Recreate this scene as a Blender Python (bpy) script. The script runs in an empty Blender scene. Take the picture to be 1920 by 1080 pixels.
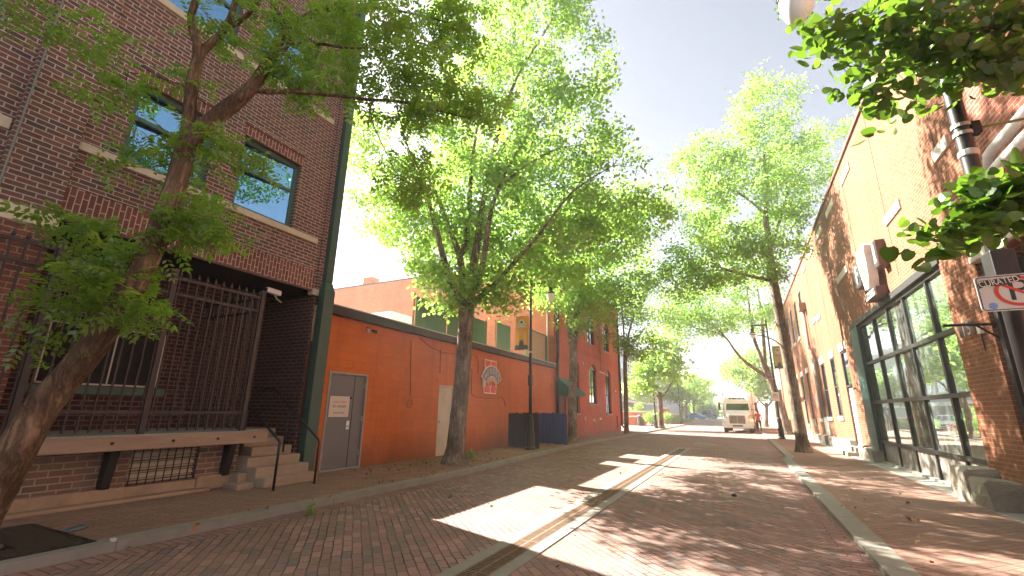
import bpy, bmesh, math, random
import numpy as np
from mathutils import Vector, Matrix

SC = bpy.context.scene
COL = SC.collection
rnd = random.Random(7)

# ------------------------------------------------------------------ camera
F_PX, CX, CY, CAM_H = 840.0, 960.0, 540.0, 1.5
_y = np.array([1390.0 - CX, 776.0 - CY, F_PX]); _y /= np.linalg.norm(_y)
_z = np.array([1010.0 - CX, -2500.0 - CY, F_PX]); _z -= _y * (_z @ _y); _z /= np.linalg.norm(_z)
RM = np.array([np.cross(_y, _z), _y, _z])
CAM = np.array([0, 0, CAM_H])
FWD = RM @ np.array([0, 0, 1.0]); FH = np.array([FWD[0], FWD[1], 0]); FH /= np.linalg.norm(FH)
RH = np.array([FH[1], -FH[0], 0.0])

def ray(u, v): return RM @ np.array([u - CX, v - CY, F_PX])
def at(u, v, d):
    """point at horizontal distance d in front of where the picture was taken"""
    r = ray(u, v); return CAM + r * (d / (r @ FH))
def onx(u, v, x): r = ray(u, v); return CAM + r * (x / r[0])
def ony(u, v, y): r = ray(u, v); return CAM + r * (y / r[1])
def onz(u, v, z=0.0): r = ray(u, v); return CAM + r * ((z - CAM_H) / r[2])

cam = bpy.data.cameras.new("camera"); camo = bpy.data.objects.new("camera", cam); COL.objects.link(camo)
cam.sensor_width = 36; cam.lens = F_PX / 1920 * 36; cam.clip_start = 0.05; cam.clip_end = 3000
M = Matrix.Identity(4)
for i in range(3):
    M[i][0] = RM[i, 0]; M[i][1] = -RM[i, 1]; M[i][2] = -RM[i, 2]; M[i][3] = CAM[i]
camo.matrix_world = M
SC.camera = camo

# ------------------------------------------------------------------ mesh building
ORG = {}
def thing(name, label, cat, loc=(0, 0, 0), group=None, rz=0.0, world=True):
    o = bpy.data.objects.new(name, None); COL.objects.link(o)
    o.empty_display_size = 0.2
    o.location = loc; o.rotation_euler = (0, 0, rz)
    o['label'] = label; o['category'] = cat
    if group: o['group'] = group
    ORG[o.name] = np.array(loc, float) if world else np.zeros(3)
    return o
def tag(o, label=None, cat=None, group=None, kind=None):
    for k, v in (('label', label), ('category', cat), ('group', group), ('kind', kind)):
        if v: o[k] = v
    return o
def root_of(o):
    while o.parent: o = o.parent
    return o
def link_mesh(name, me, mats, parent=None):
    o = bpy.data.objects.new(name, me); COL.objects.link(o)
    if not isinstance(mats, (list, tuple)): mats = [mats]
    for m in mats: me.materials.append(m)
    if parent is not None: o.parent = parent
    return o
def shift(parent):
    return ORG.get(root_of(parent).name, np.zeros(3)) if parent is not None else np.zeros(3)

class MB:
    def __init__(s): s.v = []; s.f = []; s.mi = []; s.cur = 0
    def add(s, vs, fs):
        b = len(s.v); s.v += [tuple(map(float, p)) for p in vs]
        for f in fs: s.f.append([b + i for i in f]); s.mi.append(s.cur)
        return s
    def quad(s, a, b, c, d): return s.add([a, b, c, d], [(0, 1, 2, 3)])
    def poly(s, pts): return s.add(pts, [tuple(range(len(pts)))])
    def box(s, x0, x1, y0, y1, z0, z1):
        vs = [(x, y, z) for z in (z0, z1) for y in (y0, y1) for x in (x0, x1)]
        return s.add(vs, [(0, 2, 3, 1), (4, 5, 7, 6), (0, 1, 5, 4), (2, 6, 7, 3), (0, 4, 6, 2), (1, 3, 7, 5)])
    def plate(s, poly, O, U, V, d):
        """polygon poly (2D) at O in axes U, V, extruded by d along U x V"""
        O, U, V = (np.array(q, float) for q in (O, U, V)); Nn = np.cross(U, V); Nn /= np.linalg.norm(Nn)
        n = len(poly); a = [O + U * p[0] + V * p[1] for p in poly]; b = [p + Nn * d for p in a]
        fs = [tuple(range(n - 1, -1, -1)), tuple(range(n, 2 * n))] + [(i, (i + 1) % n, n + (i + 1) % n, n + i) for i in range(n)]
        return s.add(a + b, fs)
    def ring_plate(s, outer, inner, O, U, V, d):
        """closed band between two outlines of equal count"""
        O, U, V = (np.array(q, float) for q in (O, U, V)); Nn = np.cross(U, V); Nn /= np.linalg.norm(Nn)
        n = len(outer)
        P = [O + U * p[0] + V * p[1] for p in outer] + [O + U * p[0] + V * p[1] for p in inner]
        P += [p + Nn * d for p in P]
        fs = []
        for i in range(n):
            j = (i + 1) % n
            fs += [(2 * n + i, 2 * n + j, 3 * n + j, 3 * n + i), (i, j, 2 * n + j, 2 * n + i), (n + i, 3 * n + i, 3 * n + j, n + j), (i, n + i, n + j, j)]
        return s.add(P, fs)
    def tube(s, pts, rs, n=8, cap=True):
        pts = [np.array(p, float) for p in pts]
        if not hasattr(rs, '__len__'): rs = [rs] * len(pts)
        vs = []; up = None
        for i, p in enumerate(pts):
            t = pts[min(i + 1, len(pts) - 1)] - pts[max(i - 1, 0)]; t = t / (np.linalg.norm(t) + 1e-9)
            if up is None:
                up = np.cross(t, [0, 0, 1.0] if abs(t[2]) < .9 else [1.0, 0, 0])
            up = up - t * (up @ t); up /= np.linalg.norm(up) + 1e-9
            w = np.cross(t, up)
            for k in range(n):
                a = 2 * math.pi * k / n
                vs.append(p + rs[i] * (math.cos(a) * up + math.sin(a) * w))
        fs = [(i * n + k, i * n + (k + 1) % n, (i + 1) * n + (k + 1) % n, (i + 1) * n + k) for i in range(len(pts) - 1) for k in range(n)]
        if cap: fs += [tuple(range(n - 1, -1, -1)), tuple(range((len(pts) - 1) * n, len(pts) * n))]
        return s.add(vs, fs)
    def lathe(s, prof, c=(0, 0, 0), n=16):
        """profile [(r, z)] about a vertical axis at c"""
        vs = []; fs = []
        for r, z in prof:
            for k in range(n):
                a = 2 * math.pi * k / n; vs.append((c[0] + r * math.cos(a), c[1] + r * math.sin(a), c[2] + z))
        for i in range(len(prof) - 1):
            for k in range(n):
                fs.append((i * n + k, i * n + (k + 1) % n, (i + 1) * n + (k + 1) % n, (i + 1) * n + k))
        fs += [tuple(range(n - 1, -1, -1)), tuple(range((len(prof) - 1) * n, len(prof) * n))]
        return s.add(vs, fs)
    def loft(s, rings, cap=True):
        n = len(rings[0]); vs = [p for r in rings for p in r]
        fs = [(i * n + k, i * n + (k + 1) % n, (i + 1) * n + (k + 1) % n, (i + 1) * n + k) for i in range(len(rings) - 1) for k in range(n)]
        if cap: fs += [tuple(range(n - 1, -1, -1)), tuple(range((len(rings) - 1) * n, len(rings) * n))]
        return s.add(vs, fs)
    def build(s, name, mats, parent=None, bevel=0.0, smooth=False, seg=2, fixn=True):
        off = shift(parent)
        me = bpy.data.meshes.new(name)
        me.from_pydata([tuple(np.array(p) - off) for p in s.v], [], s.f)
        me.polygons.foreach_set('material_index', s.mi)
        if fixn or bevel:
            bm = bmesh.new(); bm.from_mesh(me)
            if fixn: bmesh.ops.recalc_face_normals(bm, faces=bm.faces)
            if bevel:
                es = [e for e in bm.edges if len(e.link_faces) == 2 and e.calc_face_angle(0) > 0.5]
                bmesh.ops.bevel(bm, geom=es, offset=bevel, segments=seg, profile=.5, affect='EDGES', clamp_overlap=True)
            bm.to_mesh(me); bm.free()
        if smooth: me.polygons.foreach_set('use_smooth', [True] * len(me.polygons))
        me.update()
        return link_mesh(name, me, mats, parent)

def facade(mb, axis, c, u0, u1, z0, z1, ops, depth, sg):
    """wall face in the plane axis=c looking towards sg, with openings (ua, ub, za, zb, arch_rise) and their reveals"""
    P = (lambda u, z, o=0.0: (c - sg * o, u, z)) if axis == 'x' else (lambda u, z, o=0.0: (u, c - sg * o, z))
    us = sorted({u0, u1, *[q for o in ops for q in o[:2]]}); zs = sorted({z0, z1, *[q for o in ops for q in o[2:4]]})
    us = [q for q in us if u0 <= q <= u1]; zs = [q for q in zs if z0 <= q <= z1]
    for a, b in zip(us, us[1:]):
        for e, f in zip(zs, zs[1:]):
            um, zm = (a + b) / 2, (e + f) / 2
            if any(o[0] < um < o[1] and o[2] < zm < o[3] for o in ops): continue
            mb.quad(P(a, e), P(b, e), P(b, f), P(a, f))
    for o in ops:
        ua, ub, za, zb = o[:4]; ar = o[4] if len(o) > 4 else 0
        if ar:
            zs_ = zb - ar; cu = (ua + ub) / 2; hw = (ub - ua) / 2; R = (hw * hw + ar * ar) / (2 * ar); th = math.asin(min(1, hw / R))
            arc = [(cu + R * math.sin(-th + 2 * th * i / 10), zb - R + R * math.cos(-th + 2 * th * i / 10)) for i in range(11)]
            for i in range(5): mb.poly([P(ua, zb), P(*arc[i]), P(*arc[i + 1])])
            for i in range(5, 10): mb.poly([P(ub, zb), P(*arc[i]), P(*arc[i + 1])])
            mb.poly([P(ua, zb), P(*arc[5]), P(ub, zb)]) if abs(arc[5][1] - zb) > 1e-6 else None
            for (a, b), (d, e) in zip(arc, arc[1:]): mb.quad(P(a, b), P(d, e), P(d, e, depth), P(a, b, depth))
            ztop = zs_
        else:
            ztop = zb; mb.quad(P(ua, zb), P(ub, zb), P(ub, zb, depth), P(ua, zb, depth))
        mb.quad(P(ua, za), P(ua, ztop), P(ua, ztop, depth), P(ua, za, depth))
        mb.quad(P(ub, za), P(ub, ztop), P(ub, ztop, depth), P(ub, za, depth))
        mb.quad(P(ua, za), P(ub, za), P(ub, za, depth), P(ua, za, depth))
    return mb

def text(body, size, mat, parent, O, U, V, ext=0.004, name='lettering', sx=1.0, align='CENTER'):
    cu = bpy.data.curves.new('t', 'FONT'); cu.body = body; cu.size = size; cu.align_x = align; cu.align_y = 'CENTER'; cu.extrude = ext; cu.resolution_u = 3
    o = bpy.data.objects.new('t', cu); COL.objects.link(o)
    dg = bpy.context.evaluated_depsgraph_get(); dg.update()
    me = bpy.data.meshes.new_from_object(o.evaluated_get(dg)); bpy.data.objects.remove(o)
    O, U, V = (np.array(q, float) for q in (O, U, V)); Nn = np.cross(U, V); off = shift(parent)
    for v in me.vertices:
        q = O + U * v.co.x * sx + V * v.co.y + Nn * v.co.z - off; v.co = q
    me.materials.clear(); me.name = name
    return link_mesh(name, me, mat, parent)

def np_mesh(name, V, Fc, mats, parent=None, smooth=False):
    """V (n,3), Fc (m,k) faces of equal size"""
    V = np.asarray(V, np.float32) - shift(parent).astype(np.float32); Fc = np.asarray(Fc, np.int32)
    me = bpy.data.meshes.new(name); m, k = Fc.shape
    me.vertices.add(len(V)); me.vertices.foreach_set('co', V.ravel())
    me.loops.add(m * k); me.loops.foreach_set('vertex_index', Fc.ravel())
    me.polygons.add(m); me.polygons.foreach_set('loop_start', np.arange(0, m * k, k, dtype=np.int32))
    me.polygons.foreach_set('loop_total', np.full(m, k, np.int32))
    if smooth: me.polygons.foreach_set('use_smooth', np.ones(m, bool))
    me.update(calc_edges=True); me.validate()
    return link_mesh(name, me, mats, parent)

# ------------------------------------------------------------------ materials
class G:
    def __init__(s, name):
        s.m = bpy.data.materials.new(name); s.m.use_nodes = True; s.t = s.m.node_tree; s.t.nodes.clear()
        s.out = s.t.nodes.new('ShaderNodeOutputMaterial')
    def n(s, typ, ins=None, **kw):
        nd = s.t.nodes.new('ShaderNode' + typ)
        for k, v in kw.items(): setattr(nd, k, v)
        for k, v in (ins or {}).items(): s.set(nd.inputs[k], v)
        return nd
    def set(s, inp, v):
        if isinstance(v, bpy.types.NodeSocket): s.t.links.new(v, inp)
        elif isinstance(v, (tuple, list)) and inp.type == 'RGBA' and len(v) == 3: inp.default_value = (*v, 1)
        else: inp.default_value = v
    def ma(s, op, a, b=0.0, c=0.0, clamp=False):
        nd = s.t.nodes.new('ShaderNodeMath'); nd.operation = op; nd.use_clamp = clamp
        s.set(nd.inputs[0], a); s.set(nd.inputs[1], b); s.set(nd.inputs[2], c); return nd.outputs[0]
    def mix(s, f, a, b, blend='MIX'):
        nd = s.t.nodes.new('ShaderNodeMix'); nd.data_type = 'RGBA'; nd.blend_type = blend
        s.set(nd.inputs[0], f); s.set(nd.inputs[6], a); s.set(nd.inputs[7], b); return nd.outputs[2]
    def ramp(s, f, stops, interp='LINEAR'):
        nd = s.t.nodes.new('ShaderNodeValToRGB'); nd.color_ramp.interpolation = interp; e = nd.color_ramp.elements
        while len(e) > 1: e.remove(e[-1])
        e[0].position = stops[0][0]; e[0].color = (*stops[0][1], 1) if len(stops[0][1]) == 3 else stops[0][1]
        for p, c in stops[1:]:
            q = e.new(p); q.color = (*c, 1)
        s.set(nd.inputs[0], f); return nd.outputs[0]
    def noise(s, vec, scale, detail=3, rough=.55, out='Fac'):
        nd = s.n('TexNoise', {'Scale': scale, 'Detail': detail, 'Roughness': rough}); s.t.links.new(vec, nd.inputs['Vector']); return nd.outputs[out]
    def mapr(s, v, a, b, c, d):
        nd = s.n('MapRange', {0: v, 1: a, 2: b, 3: c, 4: d}); return nd.outputs[0]
    def pos(s): return s.n('NewGeometry').outputs['Position']
    def objc(s): return s.n('TexCoord').outputs['Object']
    def comb(s, x, y, z=0.0): return s.n('CombineXYZ', {0: x, 1: y, 2: z}).outputs[0]
    def scalev(s, v, sc): return s.n('Mapping', {'Vector': v, 'Scale': sc}).outputs[0]
    def bump(s, h, strength=.5, dist=.01): return s.n('Bump', {'Height': h, 'Strength': strength, 'Distance': dist}).outputs[0]
    def bsdf(s, col, rough=.7, metal=0.0, nrm=None, spec=.5, **kw):
        ins = {'Base Color': col, 'Roughness': rough, 'Metallic': metal, 'Specular IOR Level': spec}; ins.update(kw)
        nd = s.n('BsdfPrincipled', ins)
        if nrm is not None: s.t.links.new(nrm, nd.inputs['Normal'])
        return nd.outputs[0]
    def done(s, sh): s.t.links.new(sh, s.out.inputs[0]); return s.m

MATS = {}
def plain(name, col, rough=.6, metal=0.0, var=.15, scale=6.0, bump=.15, bd=.004, stretch=(1, 1, 1), spec=.5, dirt=None, world=False, joint=0):
    """paint, metal, stone or wood with uneven tone"""
    if name in MATS: return MATS[name]
    g = G(name); p = g.scalev(g.pos() if world else g.objc(), stretch)
    a = g.noise(p, scale, 5); b = g.noise(p, scale * 9, 3)
    f = g.mapr(g.ma('ADD', g.ma('MULTIPLY', a, .7), g.ma('MULTIPLY', b, .3)), .25, .75, 1 - var, 1 + var)
    c = g.mix(1.0, col, g.comb(f, f, f), 'MULTIPLY')
    if joint:
        jy = g.ma('FRACT', g.ma('DIVIDE', g.n('SeparateXYZ', {0: g.pos()}).outputs[1], joint)); c = g.mix(g.mapr(jy, 0, .006, .75, 0), c, (.05, .045, .04))
    if dirt:
        c = g.mix(g.mapr(g.noise(p, scale * .35, 6, .65), .5, .75, 0, dirt[1]), c, dirt[0])
    MATS[name] = g.done(g.bsdf(c, g.mapr(b, .2, .8, max(.02, rough - .1), min(1, rough + .1)), metal, g.bump(g.ma('ADD', a, g.ma('MULTIPLY', b, .5)), bump, bd), spec))
    return MATS[name]

def brickmat(name, w, h, mort, cols, mortc, mode='wall', rot=0.0, swap=False, wob=.0, stain=(.6, (.5, .5, .5), 0.0), rough=.85, bump=.6, mort2=None, bd=.012, paint=None, grime=None, und=0.0):
    if name in MATS: return MATS[name]
    g = G(name); p = g.pos(); sx = g.n('SeparateXYZ', {0: p}); X, Y, Z = sx.outputs
    if mode == 'wall':
        nx = g.n('SeparateXYZ', {0: g.n('NewGeometry').outputs['True Normal']})
        f = g.ma('GREATER_THAN', g.ma('ABSOLUTE', nx.outputs[0]), .6)
        u = g.ma('ADD', g.ma('MULTIPLY', f, Y), g.ma('MULTIPLY', g.ma('SUBTRACT', 1.0, f), X)); v = Z
    else:
        c, s_ = math.cos(rot), math.sin(rot)
        u = g.ma('ADD', g.ma('MULTIPLY', X, c), g.ma('MULTIPLY', Y, s_)); v = g.ma('ADD', g.ma('MULTIPLY', X, -s_), g.ma('MULTIPLY', Y, c))
    if swap: u, v = v, u
    if wob:
        n1 = g.noise(p, 2.3, 2, out='Color'); sp = g.n('SeparateXYZ', {0: n1})
        u = g.ma('ADD', u, g.ma('MULTIPLY', sp.outputs[0], wob)); v = g.ma('ADD', v, g.ma('MULTIPLY', sp.outputs[1], wob))
    vr = g.ma('DIVIDE', v, h); row = g.ma('FLOOR', vr); fv = g.ma('FRACT', vr)
    jit = g.n('TexWhiteNoise', {'W': row}, noise_dimensions='1D').outputs[0]
    off = g.ma('ADD', g.ma('MULTIPLY', g.ma('MODULO', g.ma('ABSOLUTE', row), 2.0), .5), g.ma('MULTIPLY', jit, .12))
    uu = g.ma('ADD', g.ma('DIVIDE', u, w), off); colm = g.ma('FLOOR', uu); fu = g.ma('FRACT', uu)
    du = g.ma('MULTIPLY', g.ma('MINIMUM', fu, g.ma('SUBTRACT', 1.0, fu)), w); dv = g.ma('MULTIPLY', g.ma('MINIMUM', fv, g.ma('SUBTRACT', 1.0, fv)), h)
    d = g.ma('MINIMUM', du, dv)
    d = g.ma('ADD', d, g.ma('MULTIPLY', g.ma('SUBTRACT', g.noise(p, 45, 2), .5), mort * .55))
    mask = g.mapr(d, mort * .5 - .0015, mort * .5 + .0025, 0, 1)
    wn = g.n('TexWhiteNoise', {'Vector': g.comb(colm, row)}, noise_dimensions='2D')
    col = g.ramp(wn.outputs[0], [(i / (len(cols) - 1), c_) for i, c_ in enumerate(cols)])
    fine = g.mapr(g.noise(p, 38, 4, .6), .25, .75, .8, 1.2)
    col = g.mix(1.0, col, g.comb(fine, fine, fine), 'MULTIPLY')
    mc = mortc if mort2 is None else g.mix(g.mapr(g.noise(p, 1.3, 3), .4, .6, 0, 1), mortc, mort2)
    col = g.mix(mask, mc, col)
    big = g.mapr(g.noise(p, .55, 5, .6), .3, .7, .82, 1.15)
    col = g.mix(1.0, col, g.comb(big, big, big), 'MULTIPLY')
    if stain[2]: col = g.mix(g.mapr(g.noise(g.scalev(p, (1, 1, .35)) if mode == 'wall' else p, stain[0], 6, .65), .48, .75, 0, stain[2]), col, stain[1])
    if grime:
        gz = g.mapr(g.ma('ADD', Z, g.ma('MULTIPLY', g.noise(g.scalev(p, (1, 1, .4)), 1.7, 5, .65), -1.1)), -.55, .35, grime[1], 0)
        col = g.mix(gz, col, grime[0]); drip = g.mapr(g.noise(g.scalev(p, (2.2, 2.2, .12)), 1.6, 5, .6), .55, .78, 0, grime[1] * .55); col = g.mix(drip, col, grime[0])
    if und:
        ol = g.mapr(g.noise(p, .9, 4, .7), .60, .74, 0, und); col = g.mix(ol, col, (.07, .058, .05)); pt = g.mapr(g.noise(p, .28, 2), .56, .60, 0, .35); col = g.mix(pt, col, (.20, .15, .125))
    hgt = g.ma('ADD', g.ma('MULTIPLY', mask, g.mapr(wn.outputs[0], 0, 1, .8, 1.0)), g.ma('MULTIPLY', g.noise(p, 60, 3), .25))
    if und: hgt = g.ma('ADD', hgt, g.ma('MULTIPLY', g.noise(p, 1.6, 3), 1.2))
    MATS[name] = g.done(g.bsdf(col, rough, 0, g.bump(hgt, bump, bd), .3))
    return MATS[name]

def leafmat(name, cols, tcols, trans=.45, gloss=.05):
    if name in MATS: return MATS[name]
    g = G(name); r = g.n('NewGeometry').outputs['Random Per Island']
    cl = g.noise(g.objc(), .9, 2); r2 = g.ma('ADD', g.ma('MULTIPLY', r, .6), g.mapr(cl, .35, .65, 0, .4))
    c = g.ramp(r2, [(i / (len(cols) - 1), q) for i, q in enumerate(cols)]); t = g.ramp(r2, [(i / (len(tcols) - 1), q) for i, q in enumerate(tcols)])
    d = g.n('BsdfDiffuse', {'Color': c}).outputs[0]; tr = g.n('BsdfTranslucent', {'Color': t}).outputs[0]
    m1 = g.n('MixShader', {0: trans, 1: d, 2: tr}).outputs[0]
    gl = g.n('BsdfGlossy', {'Color': (.8, .8, .8), 'Roughness': .35}).outputs[0]
    MATS[name] = g.done(g.n('MixShader', {0: gloss, 1: m1, 2: gl}).outputs[0]); return MATS[name]

def barkmat(name, c1, c2, sc=9.0):
    if name in MATS: return MATS[name]
    g = G(name); q = g.objc(); wv = g.n('VectorMath', {0: q, 1: g.n('VectorMath', {0: g.noise(q, 4, 3, out='Color'), 1: (.12, .12, .3)}, operation='MULTIPLY').outputs[0]}, operation='ADD').outputs[0]
    p = g.scalev(wv, (1, 1, .16)); a = g.noise(p, sc * 1.5, 5, .6); b = g.noise(q, 2.2, 4); f = g.noise(q, 55, 3)
    rid = g.mapr(g.ma('ABSOLUTE', g.ma('SUBTRACT', a, .5)), 0, .13, 0, 1)
    c = g.mix(g.mapr(b, .35, .65, 0, 1), c1, c2); k = g.ma('MULTIPLY', g.ma('MULTIPLY', g.mapr(rid, 0, 1, .5, 1.08), g.mapr(b, .3, .7, .85, 1.15)), g.mapr(f, .2, .8, .8, 1.2)); c = g.mix(1.0, c, g.comb(k, k, k), 'MULTIPLY')
    MATS[name] = g.done(g.bsdf(c, .9, 0, g.bump(g.ma('ADD', rid, g.ma('MULTIPLY', f, .3)), .8, .025), .2)); return MATS[name]

def glassmat(name, tint, refl, dark, rough=.02, streak=0.0, wav=.02):
    """coated pane: mirror-like outside over a dim interior"""
    if name in MATS: return MATS[name]
    g = G(name); p = g.pos()
    nb = g.bump(g.noise(p, 1.1, 2), wav, .05)
    gl = g.n('BsdfGlossy', {'Color': tint, 'Roughness': rough, 'Normal': nb}).outputs[0]
    c = dark
    if streak: c = g.mix(g.mapr(g.noise(g.scalev(p, (1, 3.2, .5)), 1.6, 5), .42, .62, 0, 1), dark, tuple(min(1, q + streak) for q in dark))
    df = g.n('BsdfDiffuse', {'Color': c}).outputs[0]
    lw = g.n('LayerWeight', {'Blend': .5}).outputs['Facing']
    fac = g.mapr(lw, 0, 1, refl, min(1, refl + .45))
    MATS[name] = g.done(g.n('MixShader', {0: fac, 1: df, 2: gl}).outputs[0]); return MATS[name]
def emit(name, col, st):
    if name in MATS: return MATS[name]
    g = G(name); MATS[name] = g.done(g.n('Emission', {'Color': col, 'Strength': st}).outputs[0]); return MATS[name]

dark_cols = [(.15, .068, .052), (.20, .085, .062), (.12, .064, .054), (.235, .105, .075), (.09, .056, .054)]
M_dbrick = brickmat('dark_brick', .215, .076, .0135, dark_cols, (.50, .42, .36), stain=(.5, (.05, .03, .028), .35), grime=((.10, .075, .06), .5))
M_dsold = brickmat('dark_soldier_brick', .225, .078, .013, [(0.172, 0.057, 0.046), (0.230, 0.081, 0.057), (0.138, 0.052, 0.046)], (.48, .39, .33), swap=True)
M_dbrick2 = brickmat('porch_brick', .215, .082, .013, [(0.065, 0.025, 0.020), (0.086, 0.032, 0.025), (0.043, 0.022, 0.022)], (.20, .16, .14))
M_pbrick = brickmat('pilaster_brick', .215, .082, .012, [(0.230, 0.075, 0.040), (0.287, 0.098, 0.052), (0.172, 0.057, 0.040)], (.38, .30, .25), stain=(.5, (.1, .05, .04), .3))
M_bbrick = brickmat('basement_brick', .26, .088, .018, [(0.163, 0.106, 0.075), (0.200, 0.125, 0.094), (0.125, 0.088, 0.069)], (.36, .27, .19), stain=(.9, (.22, .16, .11), .5))
M_orange = brickmat('orange_painted_block', .40, .203, .010, [(.57, .138, .028), (.545, .130, .027), (.585, .143, .030), (.53, .126, .027), (.56, .145, .034)], (.45, .10, .022), stain=(.6, (.42, .12, .045), .45), bump=.45, bd=.006, rough=.6, grime=((.17, .07, .038), .8))
M_rbrick = brickmat('red_painted_brick', .21, .075, .009, [(0.454, 0.086, 0.045), (0.494, 0.101, 0.050), (0.403, 0.076, 0.045), (0.473, 0.111, 0.060)], (.40, .10, .065), stain=(.7, (.46, .17, .10), .5), bump=.45, grime=((.24, .12, .085), .5))
M_rside = brickmat('faded_side_brick', .21, .075, .010, [(.46, .14, .06), (.51, .17, .075), (.40, .12, .055)], (.44, .20, .11), stain=(.5, (.50, .22, .12), .5), bump=.4)
M_wbrick = brickmat('old_orange_brick', .215, .077, .010, [(0.211, 0.071, 0.032), (0.239, 0.084, 0.038), (0.184, 0.059, 0.027), (0.230, 0.092, 0.046)], (.31, .21, .14), stain=(.5, (.36, .18, .095), .4), bump=.5)
M_wbrick2 = brickmat('old_red_brick', .215, .077, .012, [(0.288, 0.077, 0.041), (0.342, 0.099, 0.050), (0.243, 0.063, 0.036), (0.360, 0.126, 0.063)], (.42, .32, .26), stain=(.6, (.22, .06, .04), .4), bump=.6)
M_road = brickmat('street_brick', .225, .102, .010, [(0.259, 0.152, 0.128), (0.333, 0.193, 0.160), (0.216, 0.139, 0.122), (0.283, 0.163, 0.133), (0.173, 0.143, 0.133), (0.323, 0.199, 0.169), (0.366, 0.213, 0.173)], (.055, .04, .034), mode='ground', rot=math.radians(135), wob=.05, mort2=(.23, .17, .12), stain=(.45, (.16, .115, .10), .45), rough=.75, bump=.9, bd=.02, und=.45)
M_pave = brickmat('pavement_brick', .205, .102, .007, [(0.274, 0.158, 0.119), (0.325, 0.188, 0.141), (0.240, 0.141, 0.110), (0.292, 0.180, 0.140)], (.11, .08, .062), mode='ground', rot=math.radians(45), wob=.03, mort2=(.20, .15, .11), stain=(.5, (.20, .145, .11), .5), rough=.85, bump=.7, bd=.012, und=.3)
M_border = brickmat('border_brick', .30, .10, .010, [(0.253, 0.141, 0.120), (0.304, 0.171, 0.145), (0.205, 0.124, 0.113)], (.09, .07, .055), mode='ground', rot=0, wob=.02, rough=.8, bump=.8)
M_conc = plain('concrete', (.34, .32, .28), .85, 0, .18, 3, .3, .006, world=True, dirt=((.18, .16, .13), .5))
M_curb = plain('curb_concrete', (.25, .235, .20), .85, 0, .15, 4, .3, .006, world=True, dirt=((.15, .14, .12), .5), joint=2.9)
M_step = plain('step_concrete', (.34, .25, .18), .9, 0, .2, 4, .4, .008, world=True, dirt=((.16, .10, .07), .55))
M_stone = plain('limestone', (.56, .46, .34), .85, 0, .14, 3, .3, .006, world=True, dirt=((.30, .22, .15), .5))
M_wstone = plain('pale_stone', (.66, .60, .54), .85, 0, .12, 3, .3, .006, world=True, dirt=((.42, .33, .26), .5))
M_found = plain('rough_stone', (.30, .27, .22), .9, 0, .25, 3, .9, .03, world=True, dirt=((.17, .14, .11), .6))
M_grstone = plain('buff_foundation', (.36, .25, .16), .9, 0, .25, 4, .7, .02, world=True, dirt=((.14, .09, .06), .6))
M_iron = plain('black_iron', (.022, .021, .021), .42, .2, .3, 8, .2, .002)
M_fenceiron = plain('weathered_black_iron', (.05, .036, .034), .5, .2, .3, 5, .2, .002, dirt=((.07, .045, .04), .5))  # weathered iron, base colour lifted to carry pale pinkish light on the rails
M_rust = plain('rusty_grate', (.19, .125, .085), .65, .5, .35, 12, .4, .004, dirt=((.22, .11, .055), .6))
M_green = plain('dark_green_paint', (.045, .085, .065), .45, 0, .15, 3, .1, .003)
M_greenw = plain('window_green', (.075, .145, .115), .5, 0, .15, 5, .1, .003)
M_greenp = plain('green_panel', (.05, .14, .055), .5, 0, .2, 1.2, .1, .003, dirt=((.09, .17, .085), .5))
M_timber = plain('weathered_timber', (.34, .235, .165), .85, 0, .25, 5, .5, .008, stretch=(3, .35, 3), dirt=((.20, .12, .08), .5))
M_greydoor = plain('grey_door_paint', (.16, .15, .155), .5, 0, .08, 2, .05, .002, dirt=((.20, .18, .17), .3))
M_whitedoor = plain('old_white_door', (.55, .48, .42), .6, 0, .12, 3, .1, .003, dirt=((.33, .25, .19), .6))
M_white = plain('white_paint', (.78, .76, .73), .5, 0, .06, 4, .05, .002)
M_steel = plain('dull_steel', (.42, .41, .40), .45, .7, .15, 8, .1, .002)
M_darkmetal = plain('dark_fascia', (.045, .035, .033), .55, .2, .25, 2, .1, .003, stretch=(1, .3, 3))
M_roof = plain('pale_roof_membrane', (.72, .70, .66), .8, 0, .1, 1.5, .1, .004, world=True)
M_woodpanel = plain('bare_wood_panel', (.46, .30, .17), .8, 0, .2, 4, .3, .006, stretch=(1, 6, .3))
M_rustpost = plain('rusty_post', (.30, .11, .04), .8, .2, .25, 6, .3, .004)
M_black = plain('matt_black', (.015, .014, .014), .7, 0, .2, 5, .1, .003)
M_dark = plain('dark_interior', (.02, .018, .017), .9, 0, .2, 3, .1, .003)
M_blackwood = plain('black_stained_wood', (.022, .02, .02), .75, 0, .3, 4, .4, .006, stretch=(6, 6, .4))
M_bluewood = plain('blue_painted_wood', (.025, .055, .20), .65, 0, .25, 4, .3, .006, stretch=(6, 6, .5), dirt=((.05, .07, .14), .4))
M_bark = barkmat('grey_brown_bark', (.17, .125, .085), (.30, .235, .175), 7)
M_bark2 = barkmat('ridged_brown_bark', (.13, .075, .045), (.26, .165, .10), 8)
M_glassb = glassmat('blue_mirror_glass', (.36, .66, .95), .62, (.01, .02, .035), .01, 0, .05)
M_glass = glassmat('dark_window_glass', (.75, .8, .85), .25, (.025, .027, .03), .03, 0, .04)
M_glasss = glassmat('storefront_glass', (.86, .97, .91), .42, (.085, .115, .10), .015, .22, .06)
M_hood = plain('truck_white', (.88, .91, .94), .3, 0, .04, 3, .03, .002)
M_tyre = plain('tyre_rubber', (.02, .02, .02), .8, 0, .2, 10, .2, .003)
M_chrome = plain('grille_metal', (.42, .36, .32), .35, .6, .1, 20, .2, .002)
M_red = plain('sign_red', (.62, .05, .025), .5, 0, .08, 4, .05, .002)
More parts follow.
